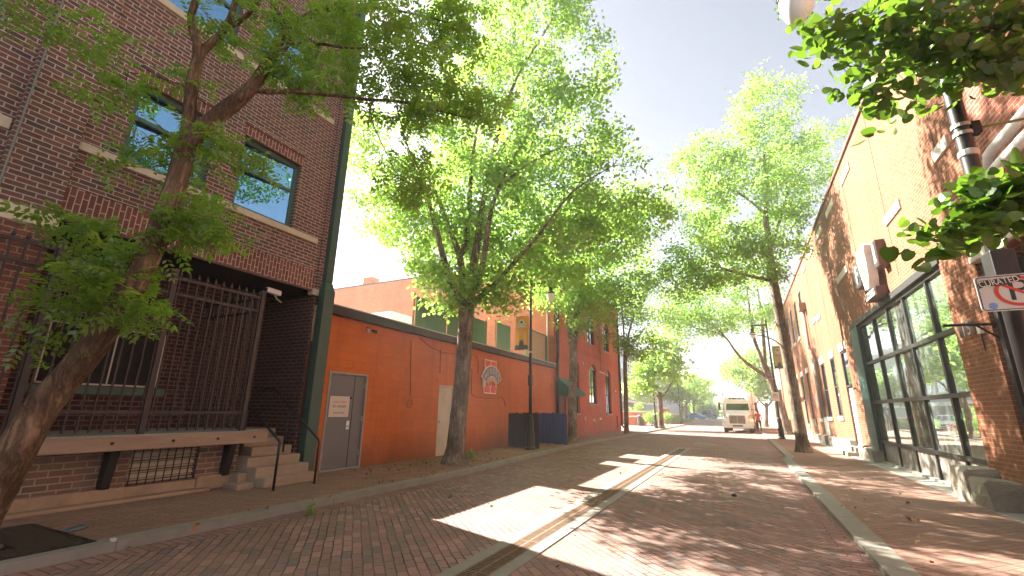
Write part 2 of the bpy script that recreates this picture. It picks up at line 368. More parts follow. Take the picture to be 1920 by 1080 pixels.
M_signblue = plain('banner_blue_grey', (.16, .17, .27), .5, 0, .15, 8, .05, .002)
M_brown = plain('brown_metal', (.10, .05, .04), .5, .2, .15, 4, .1, .003)
M_woodbrown = plain('orange_brown_wood', (.30, .13, .035), .7, 0, .2, 3, .3, .005, stretch=(4, 4, .3))
M_brass = plain('brass_rod', (.50, .36, .15), .45, .6, .15, 8, .1, .002)
M_pipew = plain('white_insulation', (.72, .70, .68), .6, 0, .1, 8, .4, .006, dirt=((.5, .46, .42), .4))
M_awning = plain('green_canvas', (.012, .10, .065), .8, 0, .12, 5, .15, .004)
M_globe = plain('frosted_globe', (.85, .84, .80), .25, 0, .03, 5, .02, .001)
M_panelgrey = plain('grey_panel', (.48, .47, .45), .7, 0, .2, 3, .1, .003, world=True, dirt=((.24, .22, .19), .5))
M_signtext = plain('sign_black', (.02, .02, .02), .5, 0, .1, 5, .02, .001)
# ------------------------------------------------------------------ ground, road, pavements
XL = [(-6, -6.2), (0, -6.12), (6, -6.04), (9, -6.04), (11, -6.08), (14, -6.3), (18, -6.55), (22, -6.65), (27, -6.6), (36, -6.55), (60, -6.5), (110, -6.5)]
def xl(y): return float(np.interp(y, [p[0] for p in XL], [p[1] for p in XL]))
XR = [(-6, 1.09), (18.6, 1.09), (19.6, 1.28), (60, 1.30), (110, 1.3)]
def xr(y): return float(np.interp(y, [p[0] for p in XR], [p[1] for p in XR]))
def strip(mb, ys, fa, fb, z0, z1=None):
    """long slab between x=fa(y) and x=fb(y)"""
    for a, b in zip(ys, ys[1:]):
        A, B, C_, D = (fa(a), a), (fb(a), a), (fb(b), b), (fa(b), b)
        if z1 is None: mb.quad(*[(p[0], p[1], z0) for p in (A, B, C_, D)])
        else:
            mb.quad(*[(p[0], p[1], z1) for p in (A, B, C_, D)])
            mb.quad((*A, z0), (*D, z0), (*D, z1), (*A, z1)); mb.quad((*B, z0), (*C_, z0), (*C_, z1), (*B, z1))
    if z1 is not None:
        for y in (ys[0], ys[-1]): mb.quad((fa(y), y, z0), (fb(y), y, z0), (fb(y), y, z1), (fa(y), y, z1))
    return mb
YS = [-6, 0, 3, 6, 7.5, 9, 10, 11, 12.5, 14, 16, 18, 18.6, 19.1, 19.6, 21, 22, 24, 27, 32, 36, 45, 60, 80, 110]
M_lot = plain('far_asphalt', (.16, .155, .15), .9, 0, .15, .4, .2, .01, world=True)
tag(MB().quad((-700, -300, -.04), (700, -300, -.04), (700, 900, -.04), (-700, 900, -.04)).build('ground', M_lot), kind='structure')
mb = MB(); strip(mb, YS, lambda y: -7.6, lambda y: 2.2, 0.0)
tag(mb.build('road', M_road, fixn=False), kind='structure')
tag(MB().quad((-60, 110, -.01), (60, 110, -.01), (60, 400, -.01), (-60, 400, -.01)).build('far_road', plain('far_road_asphalt', (.22, .215, .21), .9, 0, .1, .3, .1, .01, world=True)), kind='structure')
ysm = sorted(set(YS + [round(-6 + .5 * i, 2) for i in range(96)]))
ysm = [y for y in ysm if y <= 42] + [50, 60, 80, 110]
pb = lambda y: .03 * math.sin(y * 1.7)
tag(strip(MB(), ysm, lambda y: xl(y) - .01, lambda y: xl(y) + .31 + pb(y) * .4, .004).build('road_border_left', M_border, fixn=False), kind='structure')
tag(strip(MB(), ysm, lambda y: xr(y) - .31 - pb(y) * .4, lambda y: xr(y) + .01, .004).build('road_border_right', M_border, fixn=False), kind='structure')
tag(strip(MB(), YS, lambda y: xl(y) - .22, lambda y: xl(y), -.02, .103).build('kerb_left', M_curb, bevel=.012), kind='structure')
tag(strip(MB(), YS, lambda y: xr(y), lambda y: xr(y) + .27, -.02, .058).build('kerb_right', M_curb, bevel=.012), kind='structure')
tag(strip(MB(), [y for y in YS if y <= 36] + [37.2], lambda y: -12.0, lambda y: xl(y) - .215, -.02, .097).build('pavement_left', M_pave), kind='structure')
tag(strip(MB(), YS, lambda y: xr(y) + .265, lambda y: 3.45, -.02, .050).build('pavement_right', M_pave), kind='structure')
tag(strip(MB(), YS, lambda y: 3.45, lambda y: 4.4, -.02, .055).build('pavement_edge_right', M_conc), kind='structure')
M_plaza = brickmat('plaza_brick', .205, .102, .007, [(.30, .19, .15), (.34, .22, .17), (.27, .17, .14)], (.24, .19, .15), mode='ground', rot=math.radians(45), bump=.4)
tag(strip(MB(), [37.2, 60, 80, 110], lambda y: -16.0, lambda y: xl(y) - .215, -.02, .096).build('plaza_pavement', M_plaza), kind='structure')

# trench drain along the street
td = thing('trench_drain', 'long concrete edged trench drain with slotted rusty grates down the brick street', 'drain', (-2.41, 4, 0))
DX0, DX1 = -2.70, -2.12
for x0, x1 in ((DX0, DX0 + .15), (DX1 - .15, DX1)):
    MB().box(x0, x1, -4, 21.6, -.03, .014).build('concrete_edge', M_curb, td, bevel=.006)
MB().box(DX0 + .15, DX1 - .15, -4, 21.45, -.03, -.018 + .02).build('channel', M_dark, td)
MB().box(DX0, DX1, 21.6, 21.85, -.03, .016).build('end_block', M_conc, td, bevel=.006)
g0 = MB(); GW = DX1 - DX0 - .30; gx = DX0 + .15
L = .60
for x0, x1 in ((0, .022), (GW / 2 - .014, GW / 2 + .014), (GW - .022, GW)): g0.box(gx + x0, gx + x1, 0, L - .006, .003, .012)
nb = 13
for k in range(nb + 1):
    y = k * (L - .03) / nb
    for x0, x1 in ((.022, GW / 2 - .014), (GW / 2 + .014, GW - .022)): g0.box(gx + x0, gx + x1, y, y + .022, .003, .0115)
gproto = None
for i in range(40):
    y = -2.4 + i * L
    if gproto is None:
        gproto = g0.build('grate', M_rust, td); gproto.location.y += y
    else:
        c = gproto.copy(); COL.objects.link(c); c.parent = td; c.location = gproto.location; c.location.y = gproto.location.y + i * L

# ------------------------------------------------------------------ windows
def window(parent, axis, c, sg, ua, ub, za, zb, depth, frame, pane, fw=.06, rails=(), mull=(), arch=0.0, sill=None, sillm=None, sill_h=.12, sill_out=.06, name='window', fd=.05, panel=None, tilt=0.0):
    P = lambda u, z, o: np.array((c - sg * o, u, z) if axis == 'x' else (u, c - sg * o, z), float)
    U = np.array((0, sg, 0) if axis == 'x' else (-sg, 0, 0), float); Vv = np.array((0, 0, 1.0))
    # local 2D frame: s along U from the side that keeps U x V outward
    N = np.cross(U, Vv); base = ua if (U[1] if axis == 'x' else U[0]) > 0 else ub
    w = ub - ua; h = zb - za; O = P(base, za, depth)
    def outline(d):
        if arch:
            cu = w / 2; hw = w / 2; R = (hw * hw + arch * arch) / (2 * arch); th = math.asin(min(1, hw / R)); R2 = R - d; hw2 = hw - d
            th2 = math.asin(min(1, hw2 / R2)); cz = h - R
            return [(d, d), (w - d, d)] + [(cu + R2 * math.sin(th2 - 2 * th2 * i / 10), cz + R2 * math.cos(th2 - 2 * th2 * i / 10)) for i in range(11)]
        return [(d, d), (w - d, d), (w - d, h - d), (d, h - d)]
    fr = MB(); fr.ring_plate(outline(0.002), outline(fw), O, U, Vv, fd)
    for r in rails: fr.plate([(fw, r * h - fw * .4), (w - fw, r * h - fw * .4), (w - fw, r * h + fw * .4), (fw, r * h + fw * .4)], O, U, Vv, fd * .8)
    for m_ in mull: fr.plate([(m_ * w - fw * .4, fw), (m_ * w + fw * .4, fw), (m_ * w + fw * .4, h - fw - arch * .1), (m_ * w - fw * .4, h - fw - arch * .1)], O, U, Vv, fd * .7)
    wo = fr.build(name, frame, parent)
    Ut = U * math.cos(tilt) + N * math.sin(tilt); MB().plate(outline(fw * .6), O + N * (fd * .15 - (.09 if tilt else 0)), Ut, Vv, fd * .12).build('pane', pane, wo)
    if panel: MB().plate([(fw, panel[0] * h), (w - fw, panel[0] * h)] + [q for q in outline(fw)[2:] if q[1] > panel[0] * h], O + N * fd * .35, U, Vv, fd * .2).build('panel', panel[1], wo)
    if sill:
        MB().plate([(-.06, 0), (w + .06, 0), (w + .06, -sill_h), (-.06, -sill_h)][::-1], P(base, za, depth), U, Vv, depth + sill_out).build('sill', sillm, wo, bevel=.006)
    return wo

# ------------------------------------------------------------------ dark brick building on the left
XW = -8.6
db = thing('dark_brick_building', 'dark brick three storey building with blue mirror windows and gated loading porch', 'building', (-10, 3, 0))
wins = [(2.95, 4.27, 5.36, 6.85), (4.80, 6.17, 5.36, 6.93), (2.95, 4.27, 8.60, 10.3), (4.80, 6.17, 8.60, 10.3), (-.6, 1.3, 5.9, 8.2), (-.6, 1.3, 9.3, 11.3)]
mb = MB(); facade(mb, 'x', XW, -14, 7.4, 4.1, 12.6, wins, .22, 1)
mb.quad((XW, 7.4, .1), (-30, 7.4, .1), (-30, 7.4, 12.6), (XW, 7.4, 12.6)); mb.quad((XW, -14, .1), (-30, -14, .1), (-30, -14, 12.6), (XW, -14, 12.6))
mb.quad((XW, -14, 12.6), (XW, 7.4, 12.6), (-30, 7.4, 12.6), (-30, -14, 12.6))
mb.quad((-30, -14, .1), (-30, 7.4, .1), (-30, 7.4, 12.6), (-30, -14, 12.6))
mb.quad((XW, -14, .1), (XW, 1.0, .1), (XW, 1.0, 4.1), (XW, -14, 4.1))
mb.build('wall', M_dbrick, db)
for i, (a, b, e, f) in enumerate(wins):
    window(db, 'x', XW, 1, a, b, e, f, .17, M_greenw, M_glassb, fw=.085, rails=(.58,), fd=.07, tilt=math.radians(4.2 + .6 * (i % 2)))
# soldier course over the porch, over each window
so = MB(); so.box(XW - .02, XW + .012, 2.42, 6.93, 4.1, 4.62)
so.build('lintel', M_dsold, db)
MB().box(XW - .02, XW + .03, 2.42, 6.93, 4.62, 4.68).build('brick_ledge', M_dbrick, db)
MB().box(XW - .02, XW + .03, 2.42, 6.93, 4.085, 4.125).build('lintel_angle', M_brown, db)
for a, b, e, f in wins[:4]:
    MB().box(XW - .02, XW + .014, a - .03, b + .03, f + .003, f + .23).build('lintel', M_dsold, db)
    MB().box(XW - .02, XW + .04, a - .03, b + .03, f + .23, f + .30).build('brick_ledge', M_dbrick, db)
    MB().box(XW - .02, XW + .02, a + .0, b, f - .012, f + .004).build('lintel_angle', M_brown, db)
MB().box(XW - .1, XW + .055, 2.42, 6.85, 5.215, 5.35).build('stone_sill_band', M_stone, db, bevel=.008)
MB().box(XW - .1, XW + .055, 2.42, 6.85, 8.45, 8.59).build('stone_sill_band', M_stone, db, bevel=.008)
MB().box(XW - .1, XW + .05, -14, 1.72, 5.1, 5.27).build('stone_sill_band', M_stone, db, bevel=.008)
# pilasters
MB().box(XW - .1, XW + .10, 1.74, 2.42, 4.10, 12.6).build('pilaster', M_dbrick, db)
MB().box(XW - .1, XW + .06, 6.98, 7.4, 4.16, 12.6).build('pilaster', M_dbrick, db)
MB().box(XW - 1.6, XW + .10, .98, 2.42, .1, 3.86).build('pilaster', M_pbrick, db)
MB().box(XW - .1, XW + .13, .95, 2.45, 3.86, 4.09).build('stone_band', M_stone, db, bevel=.01)
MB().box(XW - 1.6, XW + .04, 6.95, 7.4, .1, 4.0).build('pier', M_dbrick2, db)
MB().box(XW - .1, XW + .08, 6.88, 7.42, 4.0, 4.15).build('stone_cap', M_stone, db, bevel=.01)
MB().box(XW + .03, XW + .06, 6.98, 7.08, 1.0, 3.3).build('conduit', M_brown, db)
MB().plate([(0, 0), (.34, 0), (.34, .8), (.17, .92), (0, .8)], (XW + .04, 7.0, 2.95), (0, 1, 0), (0, 0, 1), .03).build('stone_plaque', M_grstone, db, bevel=.008)
# porch interior
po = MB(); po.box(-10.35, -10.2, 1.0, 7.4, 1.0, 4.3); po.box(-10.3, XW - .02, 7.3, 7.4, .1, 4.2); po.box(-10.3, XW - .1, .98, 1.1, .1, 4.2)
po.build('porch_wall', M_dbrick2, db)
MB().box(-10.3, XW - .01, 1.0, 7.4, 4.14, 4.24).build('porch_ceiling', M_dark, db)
MB().box(-10.3, -8.25, -6.0, 5.98, .93, 1.065).build('platform', M_conc, db, bevel=.01)
beam = MB().box(-8.25, -8.13, -6.0, 6.0, .85, 1.055).build('platform_beam', M_timber, db, bevel=.012)
for y in (3.55, 4.35, 5.05, 5.72, 2.4): MB().tube([(-8.13, y, .96), (-8.115, y, .96)], .022, 10).build('bolt', M_iron, beam)
bwl = MB(); facade(bwl, 'x', -8.55, -6.0, 5.75, .3, .95, [(4.02, 5.02, .31, .86)], .12, 1); bwl.quad((-8.55, 5.75, .1), (-9.2, 5.75, .1), (-9.2, 5.75, .95), (-8.55, 5.75, .95))
bwl.build('basement_wall', M_bbrick, db)
MB().box(-8.7, -8.46, -6, 4.0, .09, .305).build('foundation', M_grstone, db, bevel=.02)
MB().box(-8.7, -8.47, 5.04, 5.60, .09, .33).build('foundation', M_grstone, db, bevel=.02)
MB().box(-8.7, -8.50, 4.0, 5.04, .09, .29).build('foundation', M_grstone, db, bevel=.015)
MB().box(-8.6, -8.30, -6, 5.2, .09, .15).build('foundation_ledge', M_grstone, db, bevel=.02)
vt = MB(); 
for k in range(7): vt.plate([(.075, 0), (.085, .004), (.03, .066), (.02, .062)], (-8.66, 5.0, .32 + k * .076), (1, 0, 0), (0, 0, 1.0), .96)
vo = vt.build('vent', M_stone, db)
MB().box(-8.72, -8.68, 4.02, 5.02, .31, .86).build('vent_backing', M_dark, vo)
gr = MB()
for k in range(9): gr.box(-8.545, -8.533, 4.04 + k * .12, 4.054 + k * .12, .3, .86)
for k in range(4): gr.box(-8.535, -8.523, 4.02, 5.03, .36 + k * .145, .374 + k * .145)
gr.build('vent_grille', M_iron, vo)
for y in (3.72, 5.5):
    MB().loft([[(-8.56, y - .06, .30), (-8.44, y - .06, .30), (-8.44, y + .06, .30), (-8.56, y + .06, .30)], [(-8.56, y - .06, .86), (-8.34, y - .06, .86), (-8.34, y + .06, .86), (-8.56, y + .06, .86)]]).build('bracket', M_iron, db, bevel=.006)
# barred window at the back of the porch
bw = MB()
for a, b, e, f in ((3.18, 4.93, 1.82, 2.85),):
    bw.box(-10.2, -10.16, a, b, f - .03, f); bw.box(-10.2, -10.16, a, b, e, e + .03); bw.box(-10.2, -10.16, a, a + .03, e, f); bw.box(-10.2, -10.16, b - .03, b, e, f); bw.box(-10.2, -10.165, 4.13, 4.155, e, f)
wq = bw.build('window', M_wstone, db)
MB().box(-10.2, -10.175, 3.2, 4.92, 1.83, 2.84).build('pane', M_dark, wq)
MB().box(-10.2, -10.12, 3.0, 5.1, 1.66, 1.8).build('sill', M_greenw, wq, bevel=.01)
mg = MB()
for k in range(30): mg.box(-10.17, -10.162, 3.2 + k * .058, 3.206 + k * .058, 2.9, 3.5)
for k in range(10): mg.box(-10.165, -10.157, 3.18, 4.95, 2.92 + k * .062, 2.926 + k * .062)
mgo = mg.build('mesh_screen', M_steel, db)
MB().box(-10.2, -10.178, 3.16, 4.95, 2.88, 3.52).build('screen_backing', M_dark, mgo)
# steps
st = MB()
for k in range(6): st.box(-9.95 + .01 * k, -7.72 - .27 * k, 5.76 + (.0 if k < 3 else .24), 6.92 - .012 * k, .10 + .16 * k - (.02 if k else 0), .10 + .16 * (k + 1))
st.build('steps', M_step, db, bevel=.012)
MB().box(-8.35, -7.95, 5.42, 5.75, .09, .19).build('step_block', M_step, db, bevel=.015)
MB().box(-8.5, -8.2, 5.58, 5.755, .09, .33).build('step_block', M_step, db, bevel=.015)
# downspout
ds = MB(); ds.box(XW + .06, XW + .20, 7.10, 7.30, 4.35, 12.6)
ds.loft([[(XW + .06, 7.10, 4.35), (XW + .20, 7.10, 4.35), (XW + .20, 7.30, 4.35), (XW + .06, 7.30, 4.35)], [(XW + .10, 7.02, 4.12), (XW + .30, 7.02, 4.12), (XW + .30, 7.32, 4.12), (XW + .10, 7.32, 4.12)]])
ds.box(XW + .10, XW + .30, 7.02, 7.32, .22, 4.12)
ds.build('downspout', M_green, db, bevel=.012)
MB().tube([(XW + .13, 1.78, 4.1), (XW + .13, 1.78, 12.4)], .013, 8).build('conduit', plain('grey_conduit', (.22, .21, .20), .6, .2), db)

sc = thing('security_camera', 'white bullet security camera under the dark porch ceiling', 'camera', (-8.95, 6.5, 3.9))
c0 = onx(515, 547, -8.9)
MB().loft([[(c0[0] + dx, c0[1] - .2, c0[2] + dz) for dx, dz in ((-.05, -.05), (.05, -.05), (.05, .06), (-.05, .06))], [(c0[0] + dx, c0[1] + .14, c0[2] + dz - .02) for dx, dz in ((-.05, -.05), (.05, -.05), (.05, .06), (-.05, .06))]]).build('body', M_white, sc, bevel=.015)
MB().tube([(c0[0], c0[1] - .2, c0[2]), (c0[0], c0[1] - .215, c0[2])], .04, 12).build('lens', M_black, sc)
MB().tube([(c0[0], c0[1], c0[2] - .05), (c0[0], c0[1] + .08, c0[2] - .15), (c0[0], c0[1] + .2, c0[2] - .2)], .018, 8).build('bracket', M_steel, sc)

# iron fence on the platform
fe = thing('iron_fence', 'tall black spear topped iron fence along the porch platform', 'fence', (-8.35, 3, 1.06))
FX = -8.36
for y in (-1.6, .9, 2.52, 3.98, 5.59): MB().box(FX - .04, FX + .04, y - .04, y + .04, 1.06, 3.74).build('post', M_fenceiron, fe, bevel=.006)
for z in (1.39, 3.32, 3.59): MB().box(FX - .015, FX + .015, -1.6, 5.59, z - .022, z + .022).build('rail', M_fenceiron, fe)
for z in (1.39, 3.32, 3.59): MB().box(-10.2, FX, 5.575, 5.605, z - .02, z + .02).build('rail', M_fenceiron, fe)
pk = MB(); pk.box(-.011, .011, -.011, .011, 1.10, 3.63); pk.loft([[(-.011, -.011, 3.63), (.011, -.011, 3.63), (.011, .011, 3.63), (-.011, .011, 3.63)], [(-.022, -.022, 3.655), (.022, -.022, 3.655), (.022, .022, 3.655), (-.022, .022, 3.655)], [(-.002, -.002, 3.74), (.002, -.002, 3.74), (.002, .002, 3.74), (-.002, .002, 3.74)]])
pko = None
spots = [(FX, y) for y in np.arange(-1.48, 5.55, .146) if min(abs(y - q) for q in (-1.6, .9, 2.52, 3.98, 5.59)) > .05] + [(x, 5.59) for x in np.arange(-8.5, -10.2, -.13)]
for x, y in spots:
    if pko is None:
        ORG[fe.name] = np.array((0, 0, 1.06)); pko = pk.build('picket', M_fenceiron, fe); ORG[fe.name] = np.array((-8.35, 3, 1.06)); o = pko
    else: o = pko.copy(); COL.objects.link(o); o.parent = fe
    o.location = (x + 8.35, y - 3, 0)

def rail_thing(label, y, pts, mids):
    t = thing('handrail', label, 'handrail', (-8, y, .1), group='handrails of the porch steps')
    MB().tube(pts, .022, 10).build('rail', M_iron, t, smooth=True)
    for p in mids: MB().tube([p[:3], (p[0], p[1], p[2] - p[3])], .018, 8).build('post', M_iron, t, smooth=True)
rail_thing('black pipe handrail on the fence side of the porch steps', 5.8, [(-7.41, 5.72, .1), (-7.41, 5.72, .88), (-7.44, 5.72, .92), (-8.64, 5.72, 1.66)], [(-8.45, 5.72, 1.54, .5)])
rail_thing('black pipe handrail beside the green downspout at the porch steps', 6.6, [(-7.43, 6.6, .1), (-7.43, 6.6, .84), (-7.46, 6.6, .9), (-8.95, 6.6, 1.87), (-9.0, 6.6, 1.88), (-9.3, 6.6, 1.88)], [(-8.42, 6.6, 1.52, .9)])

# ------------------------------------------------------------------ orange building
ob = thing('orange_building', 'low orange painted block building with dark roof fascia', 'building', (-12, 15, 0))
DG = (7.70, 8.96, .1, 2.34); DW = (12.15, 13.02, .1, 2.25)
mb = MB(); facade(mb, 'x', XW, 7.4, 22.38, .08, 3.7, [DG, DW], .1, 1)
mb.build('wall', M_orange, ob)
MB().box(-34, XW + .02, 7.42, 22.38, 3.66, 3.80).build('roof', M_roof, ob)
MB().box(XW - .05, XW + .16, 7.42, 22.3, 3.66, 3.87).build('fascia', M_darkmetal, ob, bevel=.01)
MB().box(XW - .22, XW + .17, 7.42, 22.3, 3.87, 3.90).build('roof_edge', M_steel, ob)
dr = MB().box(XW - .09, XW - .03, 7.76, 8.90, .13, 2.28).build('door', M_greydoor, ob, bevel=.004)
MB().ring_plate([(0, 0), (1.26, 0), (1.26, 2.24), (0, 2.24)], [(.05, .02), (1.21, .02), (1.21, 2.19), (.05, 2.19)], (XW - .08, 7.70, .1), (0, 1, 0), (0, 0, 1), .095).build('frame', plain('door_frame_grey', (.30, .27, .24), .5, 0, .2, 4, .1, .003), dr)
MB().box(XW - .032, XW - .024, 8.545, 8.56, .13, 2.28).build('seam', M_black, dr)
MB().box(XW - .1, XW + .03, 7.72, 8.94, .085, .125).build('threshold', M_steel, dr)
for y in (7.765, 8.895):
    for z in (.45, 1.25, 2.05): MB().box(XW - .03, XW - .012, y - .02, y + .02, z - .06, z + .06).build('hinge', M_steel, dr)
MB().box(XW - .03, XW - .01, 8.40, 8.49, 1.0, 1.2).build('lock_plate', M_white, dr, bevel=.008)
MB().tube([(XW - .02, 8.44, 1.08), (XW + .05, 8.44, 1.08), (XW + .06, 8.34, 1.075)], .012, 8).build('handle', M_steel, dr)
MB().tube([(XW - .03, 8.47, 1.74), (XW - .005, 8.47, 1.74)], .025, 10).build('deadbolt', M_black, dr)
dw = MB().box(XW - .095, XW - .05, 12.20, 12.97, .12, 2.20).build('door', M_whitedoor, ob, bevel=.004)
tag(dw, label='scuffed off white door behind the big trunk')
MB().ring_plate([(0, 0), (.87, 0), (.87, 2.15), (0, 2.15)], [(.045, .015), (.825, .015), (.825, 2.105), (.045, 2.105)], (XW - .095, 12.15, .1), (0, 1, 0), (0, 0, 1), .10).build('frame', M_whitedoor, dw)
MB().tube([(XW - .05, 12.28, 1.12), (XW + .01, 12.28, 1.12)], .026, 10).build('handle', M_steel, dw)
MB().box(XW - .01, XW + .02, 11.98, 13.25, 2.34, 2.40).build('lintel', M_orange, ob)
# wires on the wall
for pts in ([onx(u, v, XW + .025) for u, v in ((771, 640), (770, 690), (769, 742))], [onx(u, v, XW + .02) for u, v in ((788, 634), (806, 650), (830, 661), (858, 664))],
            [onx(u, v, XW + .02) for u, v in ((884, 664), (893, 667), (897, 680), (896, 700))], [onx(u, v, XW + .02) for u, v in ((885, 690), (884, 738), (890, 744), (915, 747), (941, 745), (946, 752), (947, 762))],
            [onx(u, v, XW + .02) for u, v in ((826, 655), (825, 700))]):
    MB().tube(pts, .011, 6).build('cable', M_brown, ob)
cq = onx(768, 757, XW + .03); MB().tube([(XW + .03 + .012 * math.sin(3 * a), cq[1] + .115 * math.cos(a), cq[2] + .115 * math.sin(a)) for a in np.linspace(0, 4 * math.pi, 40)], .008, 6).build('cable_coil', M_brown, ob)

ls = thing('lease_sign', 'cream FOR LEASE BY OWNER notice on the grey door', 'sign', (XW - .02, 8.1, 1.5))
MB().box(XW - .029, XW - .022, 7.83, 8.44, 1.29, 1.77).build('board', plain('cream_card', (.62, .52, .44), .6, 0, .05, 3, .03, .002), ls)
for b, z, s, m in (('FOR LEASE', 1.63, .085, plain('sign_pink_red', (.65, .12, .12), .5)), ('BY OWNER', 1.53, .08, M_signtext), ('(316) 734-967', 1.385, .058, M_signtext)):
    text(b, s, m, ls, (XW - .0215, 8.14, z), (0, 1, 0), (0, 0, 1), .001)

fl = thing('flood_light', 'small twin flood light under the dark fascia of the orange wall', 'light', (XW, 8.9, 3.5))
q = onx(695, 617, XW + .1)
MB().box(XW, XW + .05, q[1] - .05, q[1] + .05, q[2] - .05, q[2] + .05).build('base', M_black, fl, bevel=.01)
for s in (-1, 1):
    MB().loft([[(XW + .06 + r * math.cos(a) * .3, q[1] + s * .10 + r * math.cos(a), q[2] - .02 + r * math.sin(a)) for a in np.linspace(0, 2 * math.pi, 11)[:-1]] for r in (.03,)] + [[(XW + .17, q[1] + s * .13 + .055 * math.cos(a), q[2] - .06 + .055 * math.sin(a)) for a in np.linspace(0, 2 * math.pi, 11)[:-1]]]).build('lamp', M_chrome if s < 0 else M_black, fl)

# H sign
def grow(poly, d):
    out = []; n = len(poly)
    A = sum(poly[i][0] * poly[(i + 1) % n][1] - poly[(i + 1) % n][0] * poly[i][1] for i in range(n)); sg = 1 if A > 0 else -1
    for i in range(n):
        p0, p1, p2 = np.array(poly[i - 1]), np.array(poly[i]), np.array(poly[(i + 1) % n])
        e1 = (p1 - p0) / np.linalg.norm(p1 - p0); e2 = (p2 - p1) / np.linalg.norm(p2 - p1)
        n1 = np.array((e1[1], -e1[0])) * sg; n2 = np.array((e2[1], -e2[0])) * sg
        b = n1 + n2; k = b @ n1
        out.append(tuple(p1 + b * d / max(k, .3)))
    return out
hs = thing('letter_sign', 'red letter H sign with arched HEROES banner on the orange wall', 'sign', (XW, 15.4, 2.7))
HO, HU, HV = (XW + .0, 14.98, 2.14), (0, 1, 0), (0, 0, 1)
leg = [(0, 0), (.40, 0), (.40, .22), (.335, .22), (.335, 1.0), (.40, 1.0), (.40, 1.2), (0, 1.2), (0, 1.0), (.065, 1.0), (.065, .22), (0, .22)]
for dx in (0, .47):
    pl = [(x + dx, z) for x, z in leg]
    l = MB().plate(grow(pl, .035), (XW + .02, *HO[1:]), HU, HV, .04).build('outline', M_white, hs, bevel=.004)
    MB().plate(pl, (XW + .06, *HO[1:]), HU, HV, .008).build('letter', M_red, l)
tail = [(.0, .92), (-.10, .72), (-.22, .60), (-.14, .52), (-.16, .16), (.02, .36), (.10, .6)]
MB().plate(tail, (XW + .035, *HO[1:]), HU, HV, .045).build('banner_tail', M_wstone, hs)
MB().plate([(.86, .40), (.98, .12), (.78, .34)], (XW + .035, *HO[1:]), HU, HV, .045).build('banner_tail', M_wstone, hs)
cxh, czh = .47, .13
def arc(R1, R2, a0, a1, n=18, sq=1.0):
    A = [(cxh + R1 * math.cos(math.radians(a)), czh + sq * R1 * math.sin(math.radians(a))) for a in np.linspace(a0, a1, n)]
    B = [(cxh + R2 * math.cos(math.radians(a)), czh + sq * R2 * math.sin(math.radians(a))) for a in np.linspace(a0, a1, n)]
    return A, B
def band(R1, R2, a0, a1, x, d, m, nm, par, zo=0):
    A, B = arc(R1, R2, a0, a1); mb = MB()
    for i in range(len(A) - 1): mb.plate([A[i], B[i], B[i + 1], A[i + 1]], (x, HO[1], HO[2] + zo), HU, HV, d)
    return mb.build(nm, m, par)
b0 = band(.47, .90, 152, 28, XW + .075, .03, M_white, 'banner_outline', hs)
band(.50, .865, 150, 30, XW + .106, .006, M_signblue, 'banner', b0)
band(.30, .455, 150, 32, XW + .075, .03, plain('sign_peach', (.55, .30, .22), .5, 0, .1, 6, .05, .002), 'lower_banner', hs)
for k, ch in enumerate('HEROES'):
    a = math.radians(138 - k * 19.2); R = .69
    text(ch, .33, plain('letter_grey', (.62, .52, .50), .5), hs, (XW + .113, HO[1] + cxh + R * math.cos(a), HO[2] + czh + R * math.sin(a) - .01), (0, .62, .62 * math.cos(a) * -.75), (0, 0, 1), .002)

# roof screens and roof box
def screen(y0, y1, z0, z1, m, label, x=-8.95, slats=False):
    t = thing('roof_screen', label, 'screen', (x, (y0 + y1) / 2, z0), group='roof screens above the orange building')
    if slats:
        f = MB()
        for y in np.arange(y0, y1 - .05, .24): f.box(x - .03, x, y, y + .225, z0, z1)
        f.build('panel', M_woodpanel, t)
        MB().box(x - .05, x + .02, y0 - .08, y0, z0, z1 + .05).build('frame', M_greenp, t); MB().box(x - .05, x + .02, y1, y1 + .3, z0, z1 + .02).build('frame', M_greenp, t); MB().box(x - .05, x + .02, y0, y1, z1, z1 + .05).build('frame', M_greenp, t)
    else:
        mb = MB()
        for y in np.arange(y0, y1 - .1, .5): mb.box(x - .03, x, y, min(y1, y + .495), z0, z1)
        mb.build('panel', m, t)
    for y in (y0 - .03, y1 + .03): MB().tube([(x - .08, y, 3.8), (x - .08, y, z1 + .1)], .035, 8).build('post', M_rustpost, t)
screen(11.15, 12.85, 3.92, 5.0, M_greenp, 'green roof screen with a rusty post, nearest the dark building')
screen(12.95, 15.75, 3.92, 4.98, M_greenp, 'wide green roof screen behind the big street tree')
screen(16.9, 18.2, 3.95, 5.2, M_greenp, 'green roof screen beside the orange street banner', x=-9.1)
screen(19.7, 22.0, 4.0, 5.35, M_woodpanel, 'green framed roof screen with bare wood slats by the red wall', slats=True)
ac = thing('roof_unit', 'white louvred air handling box on the orange roof', 'roof unit', (-12.5, 14.2, 3.8))
MB().box(-13.3, -12.05, 13.5, 14.9, 3.8, 5.25).build('housing', M_white, ac, bevel=.03)
lv = MB()
for k in range(5): lv.box(-12.05, -12.0, 13.6, 14.8, 4.0 + k * .19, 4.09 + k * .19)
lv.build('louvre', M_wstone, ac)

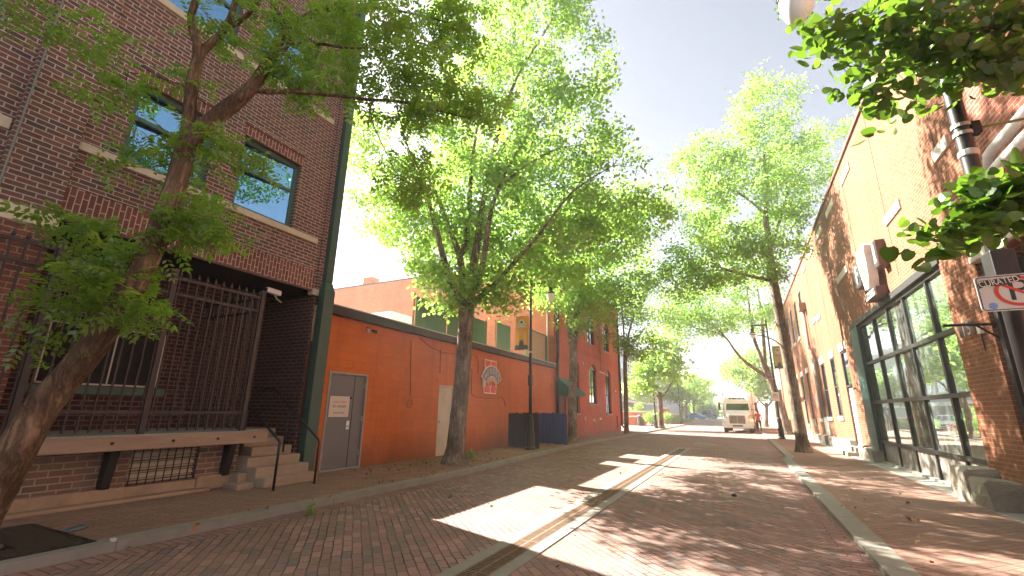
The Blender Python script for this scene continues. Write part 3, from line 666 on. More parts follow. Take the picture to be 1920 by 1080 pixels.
# ------------------------------------------------------------------ red brick building
rb = thing('red_brick_building', 'two storey red painted brick building with arched windows and a green awning', 'building', (-12, 30, 0))
RW = [(28.5, 30.2, 5.85, 8.0, .45), (32.5, 34.1, 5.85, 8.0, .45), (28.7, 30.4, 2.0, 4.55, .45), (32.7, 34.2, 1.36, 4.5, .45), (25.0, 26.6, 1.4, 4.5, .45), (25.0, 26.6, 5.85, 8.0, .45)]
RD = (22.95, 24.2, .1, 2.35)
mb = MB(); facade(mb, 'x', XW, 22.4, 37.0, .05, 9.6, RW + [RD], .18, 1)
mb.quad((XW, 37, .05), (-38, 37, .05), (-38, 37, 9.6), (XW, 37, 9.6)); mb.quad((-38, 22.4, .05), (-38, 37, .05), (-38, 37, 9.6), (-38, 22.4, 9.6))
mb.build('wall', M_rbrick, rb)
MB().quad((XW, 22.4, .05), (-38, 22.4, .05), (-38, 22.4, 9.75), (XW, 22.4, 9.75)).build('side_wall', M_rside, rb)
MB().quad((XW, 22.4, 9.5), (XW, 37, 9.5), (-38, 37, 9.5), (-38, 22.4, 9.5)).build('roof', M_roof, rb)
co = MB()
for k in range(4): co.box(XW - .3, XW + .06 + .06 * k, 22.4, 37.05 + .04 * k, 9.25 + .12 * k, 9.37 + .12 * k + (.06 if k == 3 else 0))
for y in np.arange(22.6, 37, .42): co.box(XW - .1, XW + .13, y, y + .18, 9.08, 9.25)
co.build('cornice', M_rbrick, rb)
MB().box(-38, XW - .31, 22.34, 22.7, 9.75, 9.83).build('coping', M_brown, rb)
MB().box(XW - .1, XW + .04, 22.4, 37, 5.05, 5.2).build('belt_course', M_rbrick, rb); MB().box(XW - .1, XW + .06, 22.4, 37, 5.2, 5.26).build('belt_course', M_rbrick, rb)
MB().box(-22.85, -22.0, 22.42, 23.1, 9.7, 10.35).build('chimney', M_rside, rb, bevel=.02)
pn = plain('arch_panel', (.30, .27, .24), .6)
for i, (a, b, e, f, ar) in enumerate(RW):
    window(rb, 'x', XW, 1, a, b, e, f, .15, M_black, M_glass, fw=.08, rails=(.42,), mull=(.5,), arch=ar, sill=True, sillm=plain('painted_sill', (.32, .22, .18), .8), sill_h=.1, sill_out=.05, fd=.07, panel=(.86, pn))
    hd = MB(); w = b - a; hw = w / 2; R = (hw * hw + ar * ar) / (2 * ar); th = math.asin(min(1, hw / R)); cu = (a + b) / 2
    A = [(cu + R * math.sin(t), f - R + R * math.cos(t)) for t in np.linspace(-th, th, 13)]; B = [(cu + (R + .24) * math.sin(t), f - R + (R + .24) * math.cos(t)) for t in np.linspace(-th * 1.04, th * 1.04, 13)]
    for j in range(12): hd.plate([A[j], A[j + 1], B[j + 1], B[j]], (XW, 0, 0), (0, 1, 0), (0, 0, 1), .03)
    hd.build('arch', M_rbrick, rb)
dd = MB().box(XW - .16, XW - .1, 23.0, 24.15, .12, 2.3).build('door', plain('dark_red_door', (.10, .03, .025), .6), rb)
MB().tube([(XW - .1, 23.1, 1.1), (XW - .05, 23.1, 1.1)], .03, 8).build('handle', M_steel, dd)
aw = MB()
aw.loft([[(XW + .01, 22.75, 3.25), (XW + .01, 22.75, 2.3), (XW + .95, 22.75, 2.3), (XW + .95, 22.75, 2.5)], [(XW + .01, 24.6, 3.25), (XW + .01, 24.6, 2.3), (XW + .95, 24.6, 2.3), (XW + .95, 24.6, 2.5)]])
aw.build('awning', M_awning, rb)
MB().tube([(XW + .14, 22.62, 9.0), (XW + .14, 22.62, 4.3), (XW + .14, 22.5, 3.9), (XW + .14, 22.5, .2)], .085, 10).build('downspout', M_black, rb, smooth=True)
MB().tube([(XW + .12, 36.8, 9.0), (XW + .12, 36.8, .5), (XW + .35, 36.85, .25)], .085, 10).build('downspout', M_black, rb, smooth=True)
MB().tube([(XW + .06, 35.6, .3), (XW + .06, 35.6, 1.2)], .05, 8).build('downspout', M_rbrick, rb)
MB().tube([(XW - .35, 22.33, 9.0), (XW - .35, 22.33, 3.9)], .045, 8).build('vent_pipe', M_white, rb, smooth=True)
MB().tube([(XW + .05, 31.5, 8.9), (XW + .05, 31.5, 4.2)], .035, 8).build('conduit', plain('conduit_pinkish', (.45, .24, .2), .6), rb, smooth=True)
MB().tube([(XW + .06, 30.9, 4.2), (XW + .06, 32.3, 4.15)], .04, 8).build('conduit', M_wstone, rb)
for y, z, w in ((27.4, .95, .12), (29.2, .9, .3), (30.6, .98, .5), (35.2, 3.0, .3), (27.2, 4.3, .15)): MB().box(XW, XW + .08, y, y + w, z, z + .12 + .1 * (w < .2)).build('wall_box', M_wstone if z < 2 else M_steel, rb, bevel=.01)

# dumpster enclosure panels
def boards(label, x0, x1, y, m, z1, seed):
    t = thing('wood_panel', label, 'fence panel', ((x0 + x1) / 2, y, .1)); r = random.Random(seed)
    n = max(4, int((x1 - x0) / .15)); w = (x1 - x0) / n; f = MB()
    for k in range(n):
        h = z1 + r.uniform(-.03, .02); a = x0 + k * w; b = a + w - .008
        f.plate([(a, .1 + r.uniform(0, .04)), (b, .1 + r.uniform(0, .04)), (b, h - .03), (b - .03, h), (a + .03, h), (a, h - .03)], (0, y, 0), (1, 0, 0), (0, 0, 1), .022)
    f.build('boards', m, t)
    for z in (.35, z1 - .25): MB().box(x0, x1, y + .002, y + .05, z, z + .09).build('rail', m, t)
    MB().box(x1 - .02, x1 + .07, y, y + .09, .08, z1 - .05).build('post', m, t)
boards('black stained board panel beside the lamp post at the orange wall', -8.4, -7.18, 16.75, M_blackwood, 1.42, 1)
boards('dark blue board panel beyond the lamp post', -8.4, -6.98, 19.45, M_bluewood, 1.42, 2)
# ------------------------------------------------------------------ old brick building on the right
XB = 3.9
wb = thing('old_brick_building', 'long weathered orange brick warehouse with pale stone lintels and a big storefront window', 'building', (10, 30, 0))
SF = (11.55, 20.05, .06, 4.62)
D1 = (21.35, 22.5, .35, 4.0)
lows = [(24.0, 25.0, 1.45, 3.98), (26.7, 27.75, 1.4, 3.98), (29.5, 30.5, 1.3, 3.98), (32.5, 33.6, 1.3, 3.98), (35.4, 36.5, .9, 3.98), (38.4, 39.5, 1.2, 3.98)]
ups = [(30.7, 31.8, 6.3, 8.7), (33.4, 34.5, 6.3, 8.7), (36.2, 37.3, 6.3, 8.7), (39.0, 40.1, 6.3, 8.7), (42, 43.1, 6.3, 8.7)]
mb = MB(); facade(mb, 'x', XB, 10.15, 52, .03, 9.75, [SF, D1] + lows + ups, .12, -1)
mb.quad((XB, 10.15, .03), (XB + .6, 10.15, .03), (XB + .6, 10.15, 9.75), (XB, 10.15, 9.75))
mb.quad((XB, 52, .03), (25, 52, .03), (25, 52, 9.75), (XB, 52, 9.75)); mb.quad((25, 10, .03), (25, 52, .03), (25, 52, 9.75), (25, 10, 9.75))
mb.build('wall', M_wbrick, wb)
MB().quad((XB, 9.4, 9.7), (XB, 52, 9.7), (25, 52, 9.7), (25, 9.4, 9.7)).build('roof', M_roof, wb)
MB().box(XB - .06, XB + .35, 9.5, 52.1, 9.75, 9.86).build('coping', plain('rust_coping', (.20, .07, .05), .7, .1, .2, 3, .2, .004), wb, bevel=.01)
MB().box(XB, XB + .45, 9.42, 10.15, 4.25, 9.75).build('wall_return', M_wbrick, wb)
for y in (10.46, 13.9, 17.3, 20.7, 24.1, 27.5): MB().box(XB - .006, XB + .02, y - .012, y + .012, 4.9, 9.74).build('joint', plain('dark_joint', (.10, .045, .03), .9), wb)
for a, b, z in ((9.9, 10.55, 6.25), (12.75, 14.0, 6.25), (18.75, 20.6, 6.4), (25.5, 26.6, 6.0), (27.0, 28.0, 6.1), (16.1, 17.4, 9.05), (18.9, 20.4, 9.1), (21.6, 23.0, 9.1), (24.4, 25.8, 9.1), (27.4, 28.6, 9.1)):
    MB().box(XB - .04, XB + .1, a, b, z, z + .24).build('stone_block', M_wstone, wb, bevel=.01)
for i, (a, b, e, f) in enumerate([D1] + lows):
    MB().box(XB - .035, XB + .1, a - .12, b + .12, f, f + .30).build('lintel', M_wstone, wb, bevel=.012)
for i, (a, b, e, f) in enumerate(lows):
    if i == 3:
        MB().box(XB + .06, XB + .11, a, b, e, f).build('window', plain('brown_boarded_window', (.16, .05, .03), .8), wb); continue
    window(wb, 'x', XB, -1, a, b, e, f, .055, plain('dark_window_frame', (.04, .03, .028), .5), M_glass, fw=.07, rails=(.5,), sill=True, sillm=M_wstone, sill_h=.16, sill_out=.06, fd=.06)
for a, b, e, f in ups:
    window(wb, 'x', XB, -1, a, b, e, f, .055, MATS['dark_window_frame'], M_glass, fw=.07, rails=(.5,), sill=True, sillm=M_wstone, sill_h=.14, sill_out=.06, fd=.06)
dr = MB().box(XB + .07, XB + .115, D1[0] + .05, D1[1] - .05, .38, 2.55).build('door', plain('pale_blue_grey_door', (.42, .47, .50), .6, 0, .1, 3, .1, .003, dirt=((.3, .3, .28), .5)), wb)
MB().tube([(XB + .07, D1[0] + .2, 1.4), (XB + .01, D1[0] + .2, 1.4)], .03, 8).build('handle', M_steel, dr)
window(wb, 'x', XB, -1, D1[0], D1[1], 2.58, 4.0, .07, MATS['dark_window_frame'], M_glass, fw=.07, rails=(), name='transom', fd=.06)
# storefront: frame of mullions and rails, one pane object
sf = MB(); yl, yr = 11.62, 18.95; xg = XB + .13
ycols = [11.62, 12.72, 14.38, 15.82, 17.33, 18.95]; zr = [.70, 1.93, 3.18, 4.45]
for y in ycols: sf.box(xg - .06, xg + .06, y - .05, y + .05, .1, 4.45)
for z in zr: sf.box(xg - .075, xg + .05, yl - .05, yr + .05, z - .045, z + .045)
fo = sf.build('storefront_frame', plain('bronze_frame', (.035, .033, .03), .45, .3, .2, 5, .1, .003), wb)
pn = MB()
for a, b in zip(ycols, ycols[1:]):
    for e, f in zip(zr, zr[1:]): pn.box(xg - .008, xg + .004, a + .05, b - .05, e + .045, f - .045)
pn.build('storefront_glass', M_glasss, fo)
pp = MB()
for a, b in zip(ycols, ycols[1:]): pp.box(xg - .02, xg + .03, a + .05, b - .05, .1, .655)
pp.build('kick_panel', plain('grey_kick_panel', (.22, .195, .17), .7, 0, .2, 2, .1, .003, dirt=((.22, .19, .16), .5)), fo)
MB().box(XB - .03, XB + .3, 11.5, 20.0, 4.50, 4.66).build('storefront_header', plain('dark_steel_header', (.035, .035, .034), .6, .3, .2, 3, .1, .003), wb)
MB().box(XB - .02, XB + .24, 19.0, 20.04, .45, 4.5).build('jamb_panel', plain('teal_green_jamb', (.015, .06, .055), .5, 0, .15, 3, .1, .003), wb)
MB().box(XB + .2, XB + .26, 11.5, 20.1, .05, 4.6).build('interior_backing', M_dark, wb)
MB().box(XB - .02, XB + .25, 11.55, 19.0, .04, .105).build('storefront_sill', M_conc, wb)
r = random.Random(3)
def stone(x0, x1, y0, y1, z1, nm='foundation_stone', m=None):
    mb = MB(); n = 4; ring = lambda z, k: [(x0 + (x1 - x0) * a - r.uniform(-.03, .03) * 1, y0 + (y1 - y0) * b + r.uniform(-.03, .03), z + r.uniform(-.02, .02)) for a, b in ((k, k), (1, k), (1, .5), (1, 1 - k), (k, 1 - k), (0 + k * .6, .5))]
    mb.loft([ring(.03, 0), ring(z1 * .5, .0), ring(z1 * .9, .04), ring(z1, .12)])
    return mb.build(nm, m or M_found, wb, bevel=.02)
for a, b, z in ((19.05, 20.3, .46), (20.35, 21.1, .52), (22.5, 23.3, .6), (23.35, 24.6, .55), (24.65, 26, .5), (26.05, 27.6, .5), (28.7, 30.2, .5), (30.3, 32, .48), (32.1, 34, .5), (34.1, 36, .5), (36.1, 38.5, .5), (38.6, 42, .5)):
    stone(XB - .22, XB + .1, a, b, z)
MB().box(XB - .55, XB, 21.2, 22.55, .05, .2).build('door_step', M_found, wb, bevel=.02); MB().box(XB - .28, XB, 21.25, 22.5, .2, .36).build('door_step', M_found, wb, bevel=.02)
MB().box(XB - .03, XB + .02, 28.0, 29.3, .5, 1.45).build('painted_patch', plain('pale_painted_patch', (.50, .48, .40), .7, 0, .1, 3, .1, .003, dirt=((.12, .36, .28), .6)), wb)
MB().box(XB - .06, XB + .1, 32.3, 33.8, .85, 1.28).build('window_ledge', M_found, wb, bevel=.02)
# rain head and downspout
MB().box(XB - .34, XB, 29.4, 30.0, 7.2, 7.65).build('rain_head', plain('rust_brown_metal', (.26, .13, .09), .7, .2, .2, 4, .1, .003), wb, bevel=.02)
MB().tube([(XB - .16, 29.65, 7.3), (XB - .16, 29.6, 5.2), (XB - .14, 29.2, 4.8), (XB - .14, 28.6, 4.3)], .10, 10).build('downspout', plain('pinkish_downspout', (.44, .26, .20), .7, .1, .15, 4, .1, .003), wb, smooth=True)
MB().tube([(XB - .14, 28.6, 4.3), (XB - .14, 28.45, 4.0), (XB - .14, 28.4, 1.4)], .11, 10).build('downspout', plain('grey_downspout', (.20, .17, .14), .7, .1, .15, 4, .1, .003), wb, smooth=True)
# corner stones near the doorway at the close end
for a, b, z, x0 in ((11.2, 11.9, .62, 3.42), (10.45, 11.2, .50, 3.44)): stone(x0, 3.95, a, b, z, 'corner_stone')

sg = thing('emblem_sign', 'wall sign of a white orange striped emblem between black letter boxes above the storefront', 'sign', (XB, 15.9, 5.6))
for nm, y0, y1, dx, ch, sx in (('R', 14.38, 14.74, .22, 'R', .5), ('F', 16.40, 17.15, .20, 'F', .85)):
    MB().box(XB - dx, XB, y0, y1, 5.33, 6.07).build('letter_box', M_brown, sg, bevel=.015)
    MB().box(XB - dx - .012, XB - dx, y0 + .03, y1 - .03, 5.36, 6.04).build('letter_face', M_black, sg)
    text(ch, .78, M_white, sg, (XB - dx - .014, (y0 + y1) / 2, 5.70), (0, -1, 0), (0, 0, 1), .004, sx=sx)
pin = [(-.14, -.68), (.18, -.70), (.32, -.45), (.36, -.1), (.34, .2), (.40, .50), (.18, .62), (.02, .48), (-.36, .55), (-.42, .25), (-.30, -.2)]
MB().plate(pin, (XB - .12, 15.36, 5.62), (0, -1.15, 0), (0, 0, 1), .24).build('emblem', M_white, sg, bevel=.02)
for pl in ([(-.30, .22), (-.18, .22), (-.02, -.45), (-.09, -.5)], [(.0, .42), (.14, .50), (.10, -.40), (.0, -.6)]):
    MB().plate(pl, (XB - .362, 15.36, 5.62), (0, -1.15, 0), (0, 0, 1), .006).build('stripe', plain('sign_orange', (.75, .20, .04), .5), sg)
MB().plate([(.25, -.5), (.33, -.12), (.28, -.12), (.2, -.5)], (XB - .362, 15.36, 5.62), (0, -1.15, 0), (0, 0, 1), .006).build('stripe', M_green, sg)
MB().box(XB - .28, XB, 14.88, 15.95, 4.66, 4.92).build('name_plate', M_brown, sg, bevel=.02)
MB().box(XB - .30, XB - .28, 14.93, 15.90, 4.69, 4.89).build('plate_face', plain('plate_grey', (.36, .36, .36), .5), sg)
for k in range(9): MB().plate([(-.03, -.06), (.03, -.06 + .02 * (k % 3)), (.03, .06), (-.03, .07)], (XB - .30, 15.82 - .1 * k, 4.79), (0, -1, 0), (0, 0, 1), .003).build('mark', M_signtext, sg)

# near building with the recessed doorway
nb_ = thing('corner_brick_building', 'dark red brick building front with a recessed doorway at the near right', 'building', (8, 6, 0))
mb = MB(); facade(mb, 'x', XB - .02, 1.5, 9.38, .05, 11, [(6.2, 9.37, .05, 4.05)], .35, -1)
mb.build('wall', M_wbrick2, nb_)
MB().box(XB - .08, XB + .5, 6.0, 10.14, 4.06, 4.40).build('lintel', M_wstone, nb_, bevel=.015)
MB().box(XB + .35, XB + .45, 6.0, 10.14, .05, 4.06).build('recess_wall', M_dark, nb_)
wp = MB().box(XB + .18, XB + .34, 9.35, 10.12, .05, 3.0).build('timber_jamb', M_woodbrown, nb_, bevel=.01)
for z in (1.2, 2.0, 2.7): MB().tube([(XB + .18, 9.7, z), (XB + .165, 9.7, z)], .03, 8).build('bolt', M_steel, wp)
MB().box(XB + .05, XB + .2, 10.0, 10.14, .05, 4.06).build('steel_jamb', M_black, nb_)
MB().box(XB + .02, XB + .10, 8.4, 8.55, .05, 4.06).build('steel_jamb', M_brown, nb_)
MB().box(XB + .2, XB + .3, 8.55, 9.95, 3.0, 3.9).build('transom_panel', M_black, nb_)
MB().box(XB - .065, XB + .10, 9.14, 9.40, 4.41, 11).build('steel_channel', plain('grey_channel', (.20, .19, .19), .5, .3, .1, 3, .1, .003), nb_, bevel=.01)
MB().box(XB - .04, XB + .10, 9.40, 9.52, 4.41, 9.8).build('steel_channel', plain('pale_channel', (.50, .50, .47), .5, .3, .1, 3, .1, .003), nb_, bevel=.006)
MB().box(XB - .006, XB + .02, 8.3, 8.33, 4.5, 11).build('joint', MATS['dark_joint'], nb_)
for k, (z, x, d) in enumerate(((5.22, 3.66, .0), (4.98, 3.6, .0))):
    pts = [(XB, 8.42, z - .12), (x, 8.40, z - .10), (x, 8.3, z), (x, 8.15, z + .02), (x, 6.0, z + .10)] if k == 0 else [(x, 8.75, z - .14), (x, 8.5, z - .1), (x, 7.9, z - .06), (x, 6.0, z + .02)]
    MB().tube(pts, .075, 12).build('pipe', M_pipew, nb_, smooth=True)
br = thing('sign_bracket', 'black iron arm bracket beside the doorway under the no parking sign', 'bracket', (XB, 10.2, 2.9))
MB().tube([(XB + .1, 10.13, 3.0), (XB - .62, 10.13, 3.02)], .022, 8).build('arm', M_iron, br); MB().tube([(XB + .1, 10.13, 2.72), (XB - .2, 10.13, 3.0)], .018, 8).build('brace', M_iron, br); MB().box(XB + .06, XB + .12, 10.08, 10.18, 2.45, 3.15).build('plate', M_iron, br)
an = thing('house_number', 'pale metal house number 115 on the brick pier', 'number', (XB, 11.0, 3.05))
for k, ch in enumerate('115'): text(ch, .36, plain('number_metal', (.50, .46, .44), .4, .3), an, (XB - .04, 11.2 - k * .2, 3.04), (0, -1, 0), (0, 0, 1), .03, name='digit')
for q in an.children: pass
ju = thing('junction_box', 'small white box beside the house number', 'box', (XB, 10.5, 3.0)); MB().box(XB - .06, XB, 10.42, 10.54, 2.9, 3.05).build('box', M_white, ju, bevel=.01); MB().tube([(XB - .03, 10.48, 2.9), (XB - .03, 10.48, 2.6)], .012, 6).build('cable', M_black, ju)
# buildings further along on the right
fb = thing('pink_storefront', 'small pinkish storefront with a dark awning beyond the warehouse', 'building', (8, 58, 0))
mb = MB(); facade(mb, 'x', XB - .1, 52.1, 68, .03, 6.2, [(53, 56, .4, 3.0), (58, 60, .1, 3.0), (61, 66, .5, 3.0)], .2, -1); mb.quad((XB - .1, 52.1, .03), (20, 52.1, .03), (20, 52.1, 6.2), (XB - .1, 52.1, 6.2)); mb.quad((XB - .1, 52.1, 6.2), (20, 52.1, 6.2), (20, 68, 6.2), (XB - .1, 68, 6.2))
mb.build('wall', plain('pink_stucco', (.50, .27, .21), .8, 0, .1, 2, .1, .003), fb)
for a, b, e, f in ((53, 56, .4, 3.0), (58, 60, .1, 3.0), (61, 66, .5, 3.0)): window(fb, 'x', XB - .1, -1, a, b, e, f, .15, M_black, M_glass, fw=.1, mull=(.5,), fd=.06)
MB().loft([[(XB - .11, 52.6, 4.0), (XB - .11, 52.6, 3.1), (XB - 1.1, 52.6, 3.1), (XB - 1.1, 52.6, 3.3)], [(XB - .11, 56.4, 4.0), (XB - .11, 56.4, 3.1), (XB - 1.1, 56.4, 3.1), (XB - 1.1, 56.4, 3.3)]]).build('awning', M_awning, fb)
# far grey building on the left
gb = thing('grey_office_building', 'large grey panel office block behind the trees at the far end of the left side', 'building', (-26, 100, 0))
go = [(70.5 + i * 6.5, 75.5 + i * 6.5, z, z + 1.9) for i in range(13) for z in (4.6, 8.2)]
mb = MB(); facade(mb, 'x', -16.2, 68, 156, 0, 13, go, .3, 1); mb.quad((-16.2, 68, 0), (-50, 68, 0), (-50, 68, 13), (-16.2, 68, 13)); mb.quad((-16.2, 68, 13), (-50, 68, 13), (-50, 156, 13), (-16.2, 156, 13))
mb.build('wall', M_panelgrey, gb)
for a, b, e, f in go: window(gb, 'x', -16.2, 1, a, b, e, f, .2, M_white, M_glass, fw=.12, mull=(.5,), fd=.08)
MB().loft([[(-16.1, 69, 3.4), (-16.1, 69, 3.1), (-13.2, 69, 2.7), (-13.2, 69, 3.0)], [(-16.1, 90, 3.4), (-16.1, 90, 3.1), (-13.2, 90, 2.7), (-13.2, 90, 3.0)]]).build('canopy', M_white, gb)
# ------------------------------------------------------------------ trees
def kite(L, W, base, d, side, nrm, fold=.18):
    d, side, nrm = (np.array(q, float) for q in (d, side, nrm))
    return [base, base + d * L * .45 + side * W * .5 + nrm * W * fold, base + d * L, base + d * L * .45 - side * W * .5 + nrm * W * fold]
def rand_frame(r, up=.9):
    n = r.normal(size=3) * .6 + np.array((0, 0, up)); n /= np.linalg.norm(n)
    d = r.normal(size=3); d -= n * (d @ n); d /= np.linalg.norm(d); d = d - np.array((0, 0, .25)); d /= np.linalg.norm(d)
    s = np.cross(n, d); s /= np.linalg.norm(s)
    return d, s, n
def maple_templates(r, n=8, k=6, spread=.19, L=.15, W=.12):
    out = []
    for _ in range(n):
        vs = []
        for _k in range(k):
            d, s, nn = rand_frame(r); b = r.normal(size=3) * spread * np.array((.8, .8, .5)); l = L * r.uniform(.75, 1.2)
            vs += kite(l, W * r.uniform(.8, 1.15), b, d, s, nn)
        out.append(np.array(vs))
    return out, np.arange(k * 4).reshape(k, 4)
def pinnate_templates(r, n=8, pairs=5):
    out = []
    for _ in range(n):
        vs = []; L = r.uniform(.22, .32); droop = r.uniform(.1, .35); tw = r.uniform(-.3, .3)
        for k in range(pairs):
            t = (k + .6) / pairs; b = np.array((tw * L * t * t * .4, L * t, -droop * L * t * t))
            for s in (-1, 1):
                d = np.array((s * .85, .5, -.15 - r.uniform(0, .3))); d /= np.linalg.norm(d); n_ = np.array((r.uniform(-.3, .3), r.uniform(-.3, .3), 1)); n_ -= d * (n_ @ d); n_ /= np.linalg.norm(n_)
                vs += kite(.085 * (1.1 - .35 * abs(t - .5)), .042, b, d, np.cross(n_, d), n_, .1)
        vs += kite(.085, .042, b, (0, 1, -.3), (1, 0, 0), (0, 0, 1), .1)
        out.append(np.array(vs))
    m = len(out[0]) // 4
    return out, np.arange(m * 4).reshape(m, 4)
def round_templates(r, n=6):
    """heart shaped leaf, each half a polygon folded along the midrib"""
    out = []
    prof = [(0, 0), (.26, -.07), (.47, .10), (.50, .36), (.40, .66), (.20, .90), (0, 1.0)]
    for _ in range(n):
        S = r.uniform(.065, .10); fo = r.uniform(.05, .22); cu = r.uniform(-.15, .25)
        P = lambda x, y, s: np.array((s * x, y, abs(x) * fo - cu * y * y * .5)) * S
        a = [P(x, y, 1) for x, y in prof]; b = [P(x, y, -1) for x, y in prof]
        out.append(np.array(a + b))
    return out, np.array([list(range(7)), list(range(13, 6, -1))])

def place_leaves(r, templ, pts, scale=(.8, 1.25), up=.8):
    T, Fc = templ; n = len(pts); k = len(T[0])
    nrm = r.normal(size=(n, 3)) * .55 + np.array((0, 0, up)); nrm /= np.linalg.norm(nrm, axis=1)[:, None]
    d = r.normal(size=(n, 3)); d -= nrm * (d * nrm).sum(1)[:, None]; d /= np.linalg.norm(d, axis=1)[:, None]
    s = np.cross(d, nrm)
    sc = r.uniform(*scale, size=n); ti = r.integers(0, len(T), n); TT = np.array(T)[ti] * sc[:, None, None]
    V = pts[:, None, :] + TT[:, :, 0:1] * s[:, None, :] + TT[:, :, 1:2] * d[:, None, :] + TT[:, :, 2:3] * nrm[:, None, :]
    F = (Fc[None] + (np.arange(n) * k)[:, None, None]).reshape(-1, Fc.shape[1])
    return V.reshape(-1, 3), F

def resample(pts, rs, step):
    P = [np.array(pts[0], float)]; R = [rs[0]]
    for a, b, ra, rb_ in zip(pts, pts[1:], rs, rs[1:]):
        a, b = np.array(a, float), np.array(b, float); n = max(1, int(round(np.linalg.norm(b - a) / step)))
        for i in range(1, n + 1): P.append(a + (b - a) * i / n); R.append(ra + (rb_ - ra) * i / n)
    P = np.array(P)
    if len(P) > 4:
        for _ in range(2): P[1:-1] = P[1:-1] * .5 + (P[:-2] + P[2:]) * .25
    return P, R

def px_ell(u, v, d, ru, rv, rd):
    c = at(u, v, d); w = (RM.T @ (c - CAM))[2]
    return c, np.array((ru * w / F_PX / 1.05, rd, rv * w / F_PX / 1.05))
AX = np.array([RH, FH, (0, 0, 1.0)])

def tree(name, label, group, trunk, limbs, crown, templ, per, leafm, barkm, seed, step=.35, sig=.30, tip=.006, hollow=.35, sprout=None, wob=.12, scale=(.8, 1.25), limit=None, cat='tree', up=.8, minz=2.2):
    """trunk: [(point, radius)], limbs: the same; crown: [(centre, radii, number of twig ends)]"""
    r = np.random.default_rng(seed)
    base = np.array(trunk[0][0]); t = thing(name, label, cat, tuple(base), group)
    N = []; PA = []; RG = []
    def path(pr, par):
        P, R = resample([p for p, _ in pr], [q for _, q in pr], step)
        for i, (p, q) in enumerate(zip(P, R)):
            if i == 0 and par is not None: last = par; continue
            N.append(p); PA.append(par if i == 0 or (i == 1 and par is not None) else len(N) - 2); RG.append(q)
    path(trunk, None)
    for l in limbs:
        A = np.array(N); j = int(np.argmin(((A - np.array(l[0][0])) ** 2).sum(1)))
        path(l, j)
    nfix = len(N)
    att = []
    for c, rad, n in crown:
        k = 0
        while k < n:
            q = r.normal(size=3); q /= np.linalg.norm(q); q *= (hollow ** 3 + (1 - hollow ** 3) * r.random()) ** (1 / 3)
            p = c + (q * rad) @ AX
            if p[2] > minz and (limit is None or limit(p)): att.append(p)
            k += 1
    att = np.array(att); A = np.array(N)
    D = np.array([np.sqrt(((A - p) ** 2).sum(1)).min() for p in att]); order = np.argsort(D)
    tips = []; segs = []
    arr = np.zeros((60000, 3)); arr[:len(N)] = A; cnt = len(N)
    for i in order:
        p = att[i]; dv = p - arr[:cnt]; dist = np.sqrt((dv ** 2).sum(1)) + np.maximum(0, -dv[:, 2]) * .6
        j = int(np.argmin(dist)); a = arr[j]; L = np.linalg.norm(p - a)
        if L < .12: tips.append(p); segs.append((a, p)); continue
        n = max(2, int(L / step)); pd = a - arr[PA[j]] if PA[j] is not None else np.array((0, 0, 1.0)); pd = pd / (np.linalg.norm(pd) + 1e-6)
        m1 = a + (pd * .5 + (p - a) / L * .5) * L * .4 + r.normal(size=3) * L * wob * .5; prev = j
        for k in range(1, n + 1):
            s = k / n; q = (1 - s) ** 2 * a + 2 * s * (1 - s) * m1 + s * s * p
            if k < n: q = q + r.normal(size=3) * step * wob * .5
            arr[cnt] = q; N.append(q); PA.append(prev); RG.append(0); prev = cnt; cnt += 1
        tips.append(p); segs.append((q if n < 2 else arr[cnt - 2], p))
    # radii by the pipe rule, kept under the given ones on the trunk and limbs
    n = len(N); acc = np.zeros(n); kids = [[] for _ in range(n)]
    for i in range(n):
        if PA[i] is not None: kids[PA[i]].append(i)
    orderR = list(range(n)); seen = np.zeros(n, bool)
    stack = [0]; post = []
    while stack:
        i = stack.pop(); post.append(i); stack += kids[i]
    for i in reversed(post):
        acc[i] = sum(acc[k] for k in kids[i]) if kids[i] else tip ** 2.25
    rad = acc ** (1 / 2.25)
    for i in range(nfix): rad[i] = RG[i]
    for i in post:
        if PA[i] is not None and i >= nfix: rad[i] = min(rad[i], rad[PA[i]] * .8, .09)
    mb = MB(); start = [(0, None)]
    while start:
        i, par = start.pop(); ch = [i] if par is None else [par, i]
        while kids[ch[-1]]:
            ks = sorted(kids[ch[-1]], key=lambda k: -rad[k]); ch.append(ks[0])
            for k in ks[1:]: start.append((k, ch[-2]))
        if len(ch) < 2: continue
        rr = [rad[k] for k in ch]
        if par is not None: rr[0] = min(rr[0], rr[1] * 1.1)
        big = max(rr) > .08
        mb.tube([N[k] for k in ch], rr, 12 if big else (6 if max(rr) > .02 else 4), cap=False)
    # flare the foot
    tb = mb.build('trunk', barkm, t, smooth=True, fixn=False)
    segs = np.array(segs); P = []
    for (a, p) in segs:
        u = r.random((per, 1)) ** .7; P.append(a + (p - a) * u + r.normal(size=(per, 3)) * sig * np.array((1, 1, .62)))
    P = np.concatenate(P)
    if limit is not None: P = P[[bool(limit(p)) for p in P]]
    V, Fc = place_leaves(r, templ, P, scale, up)
    np_mesh('crown', V, Fc, leafm, t)
    return t

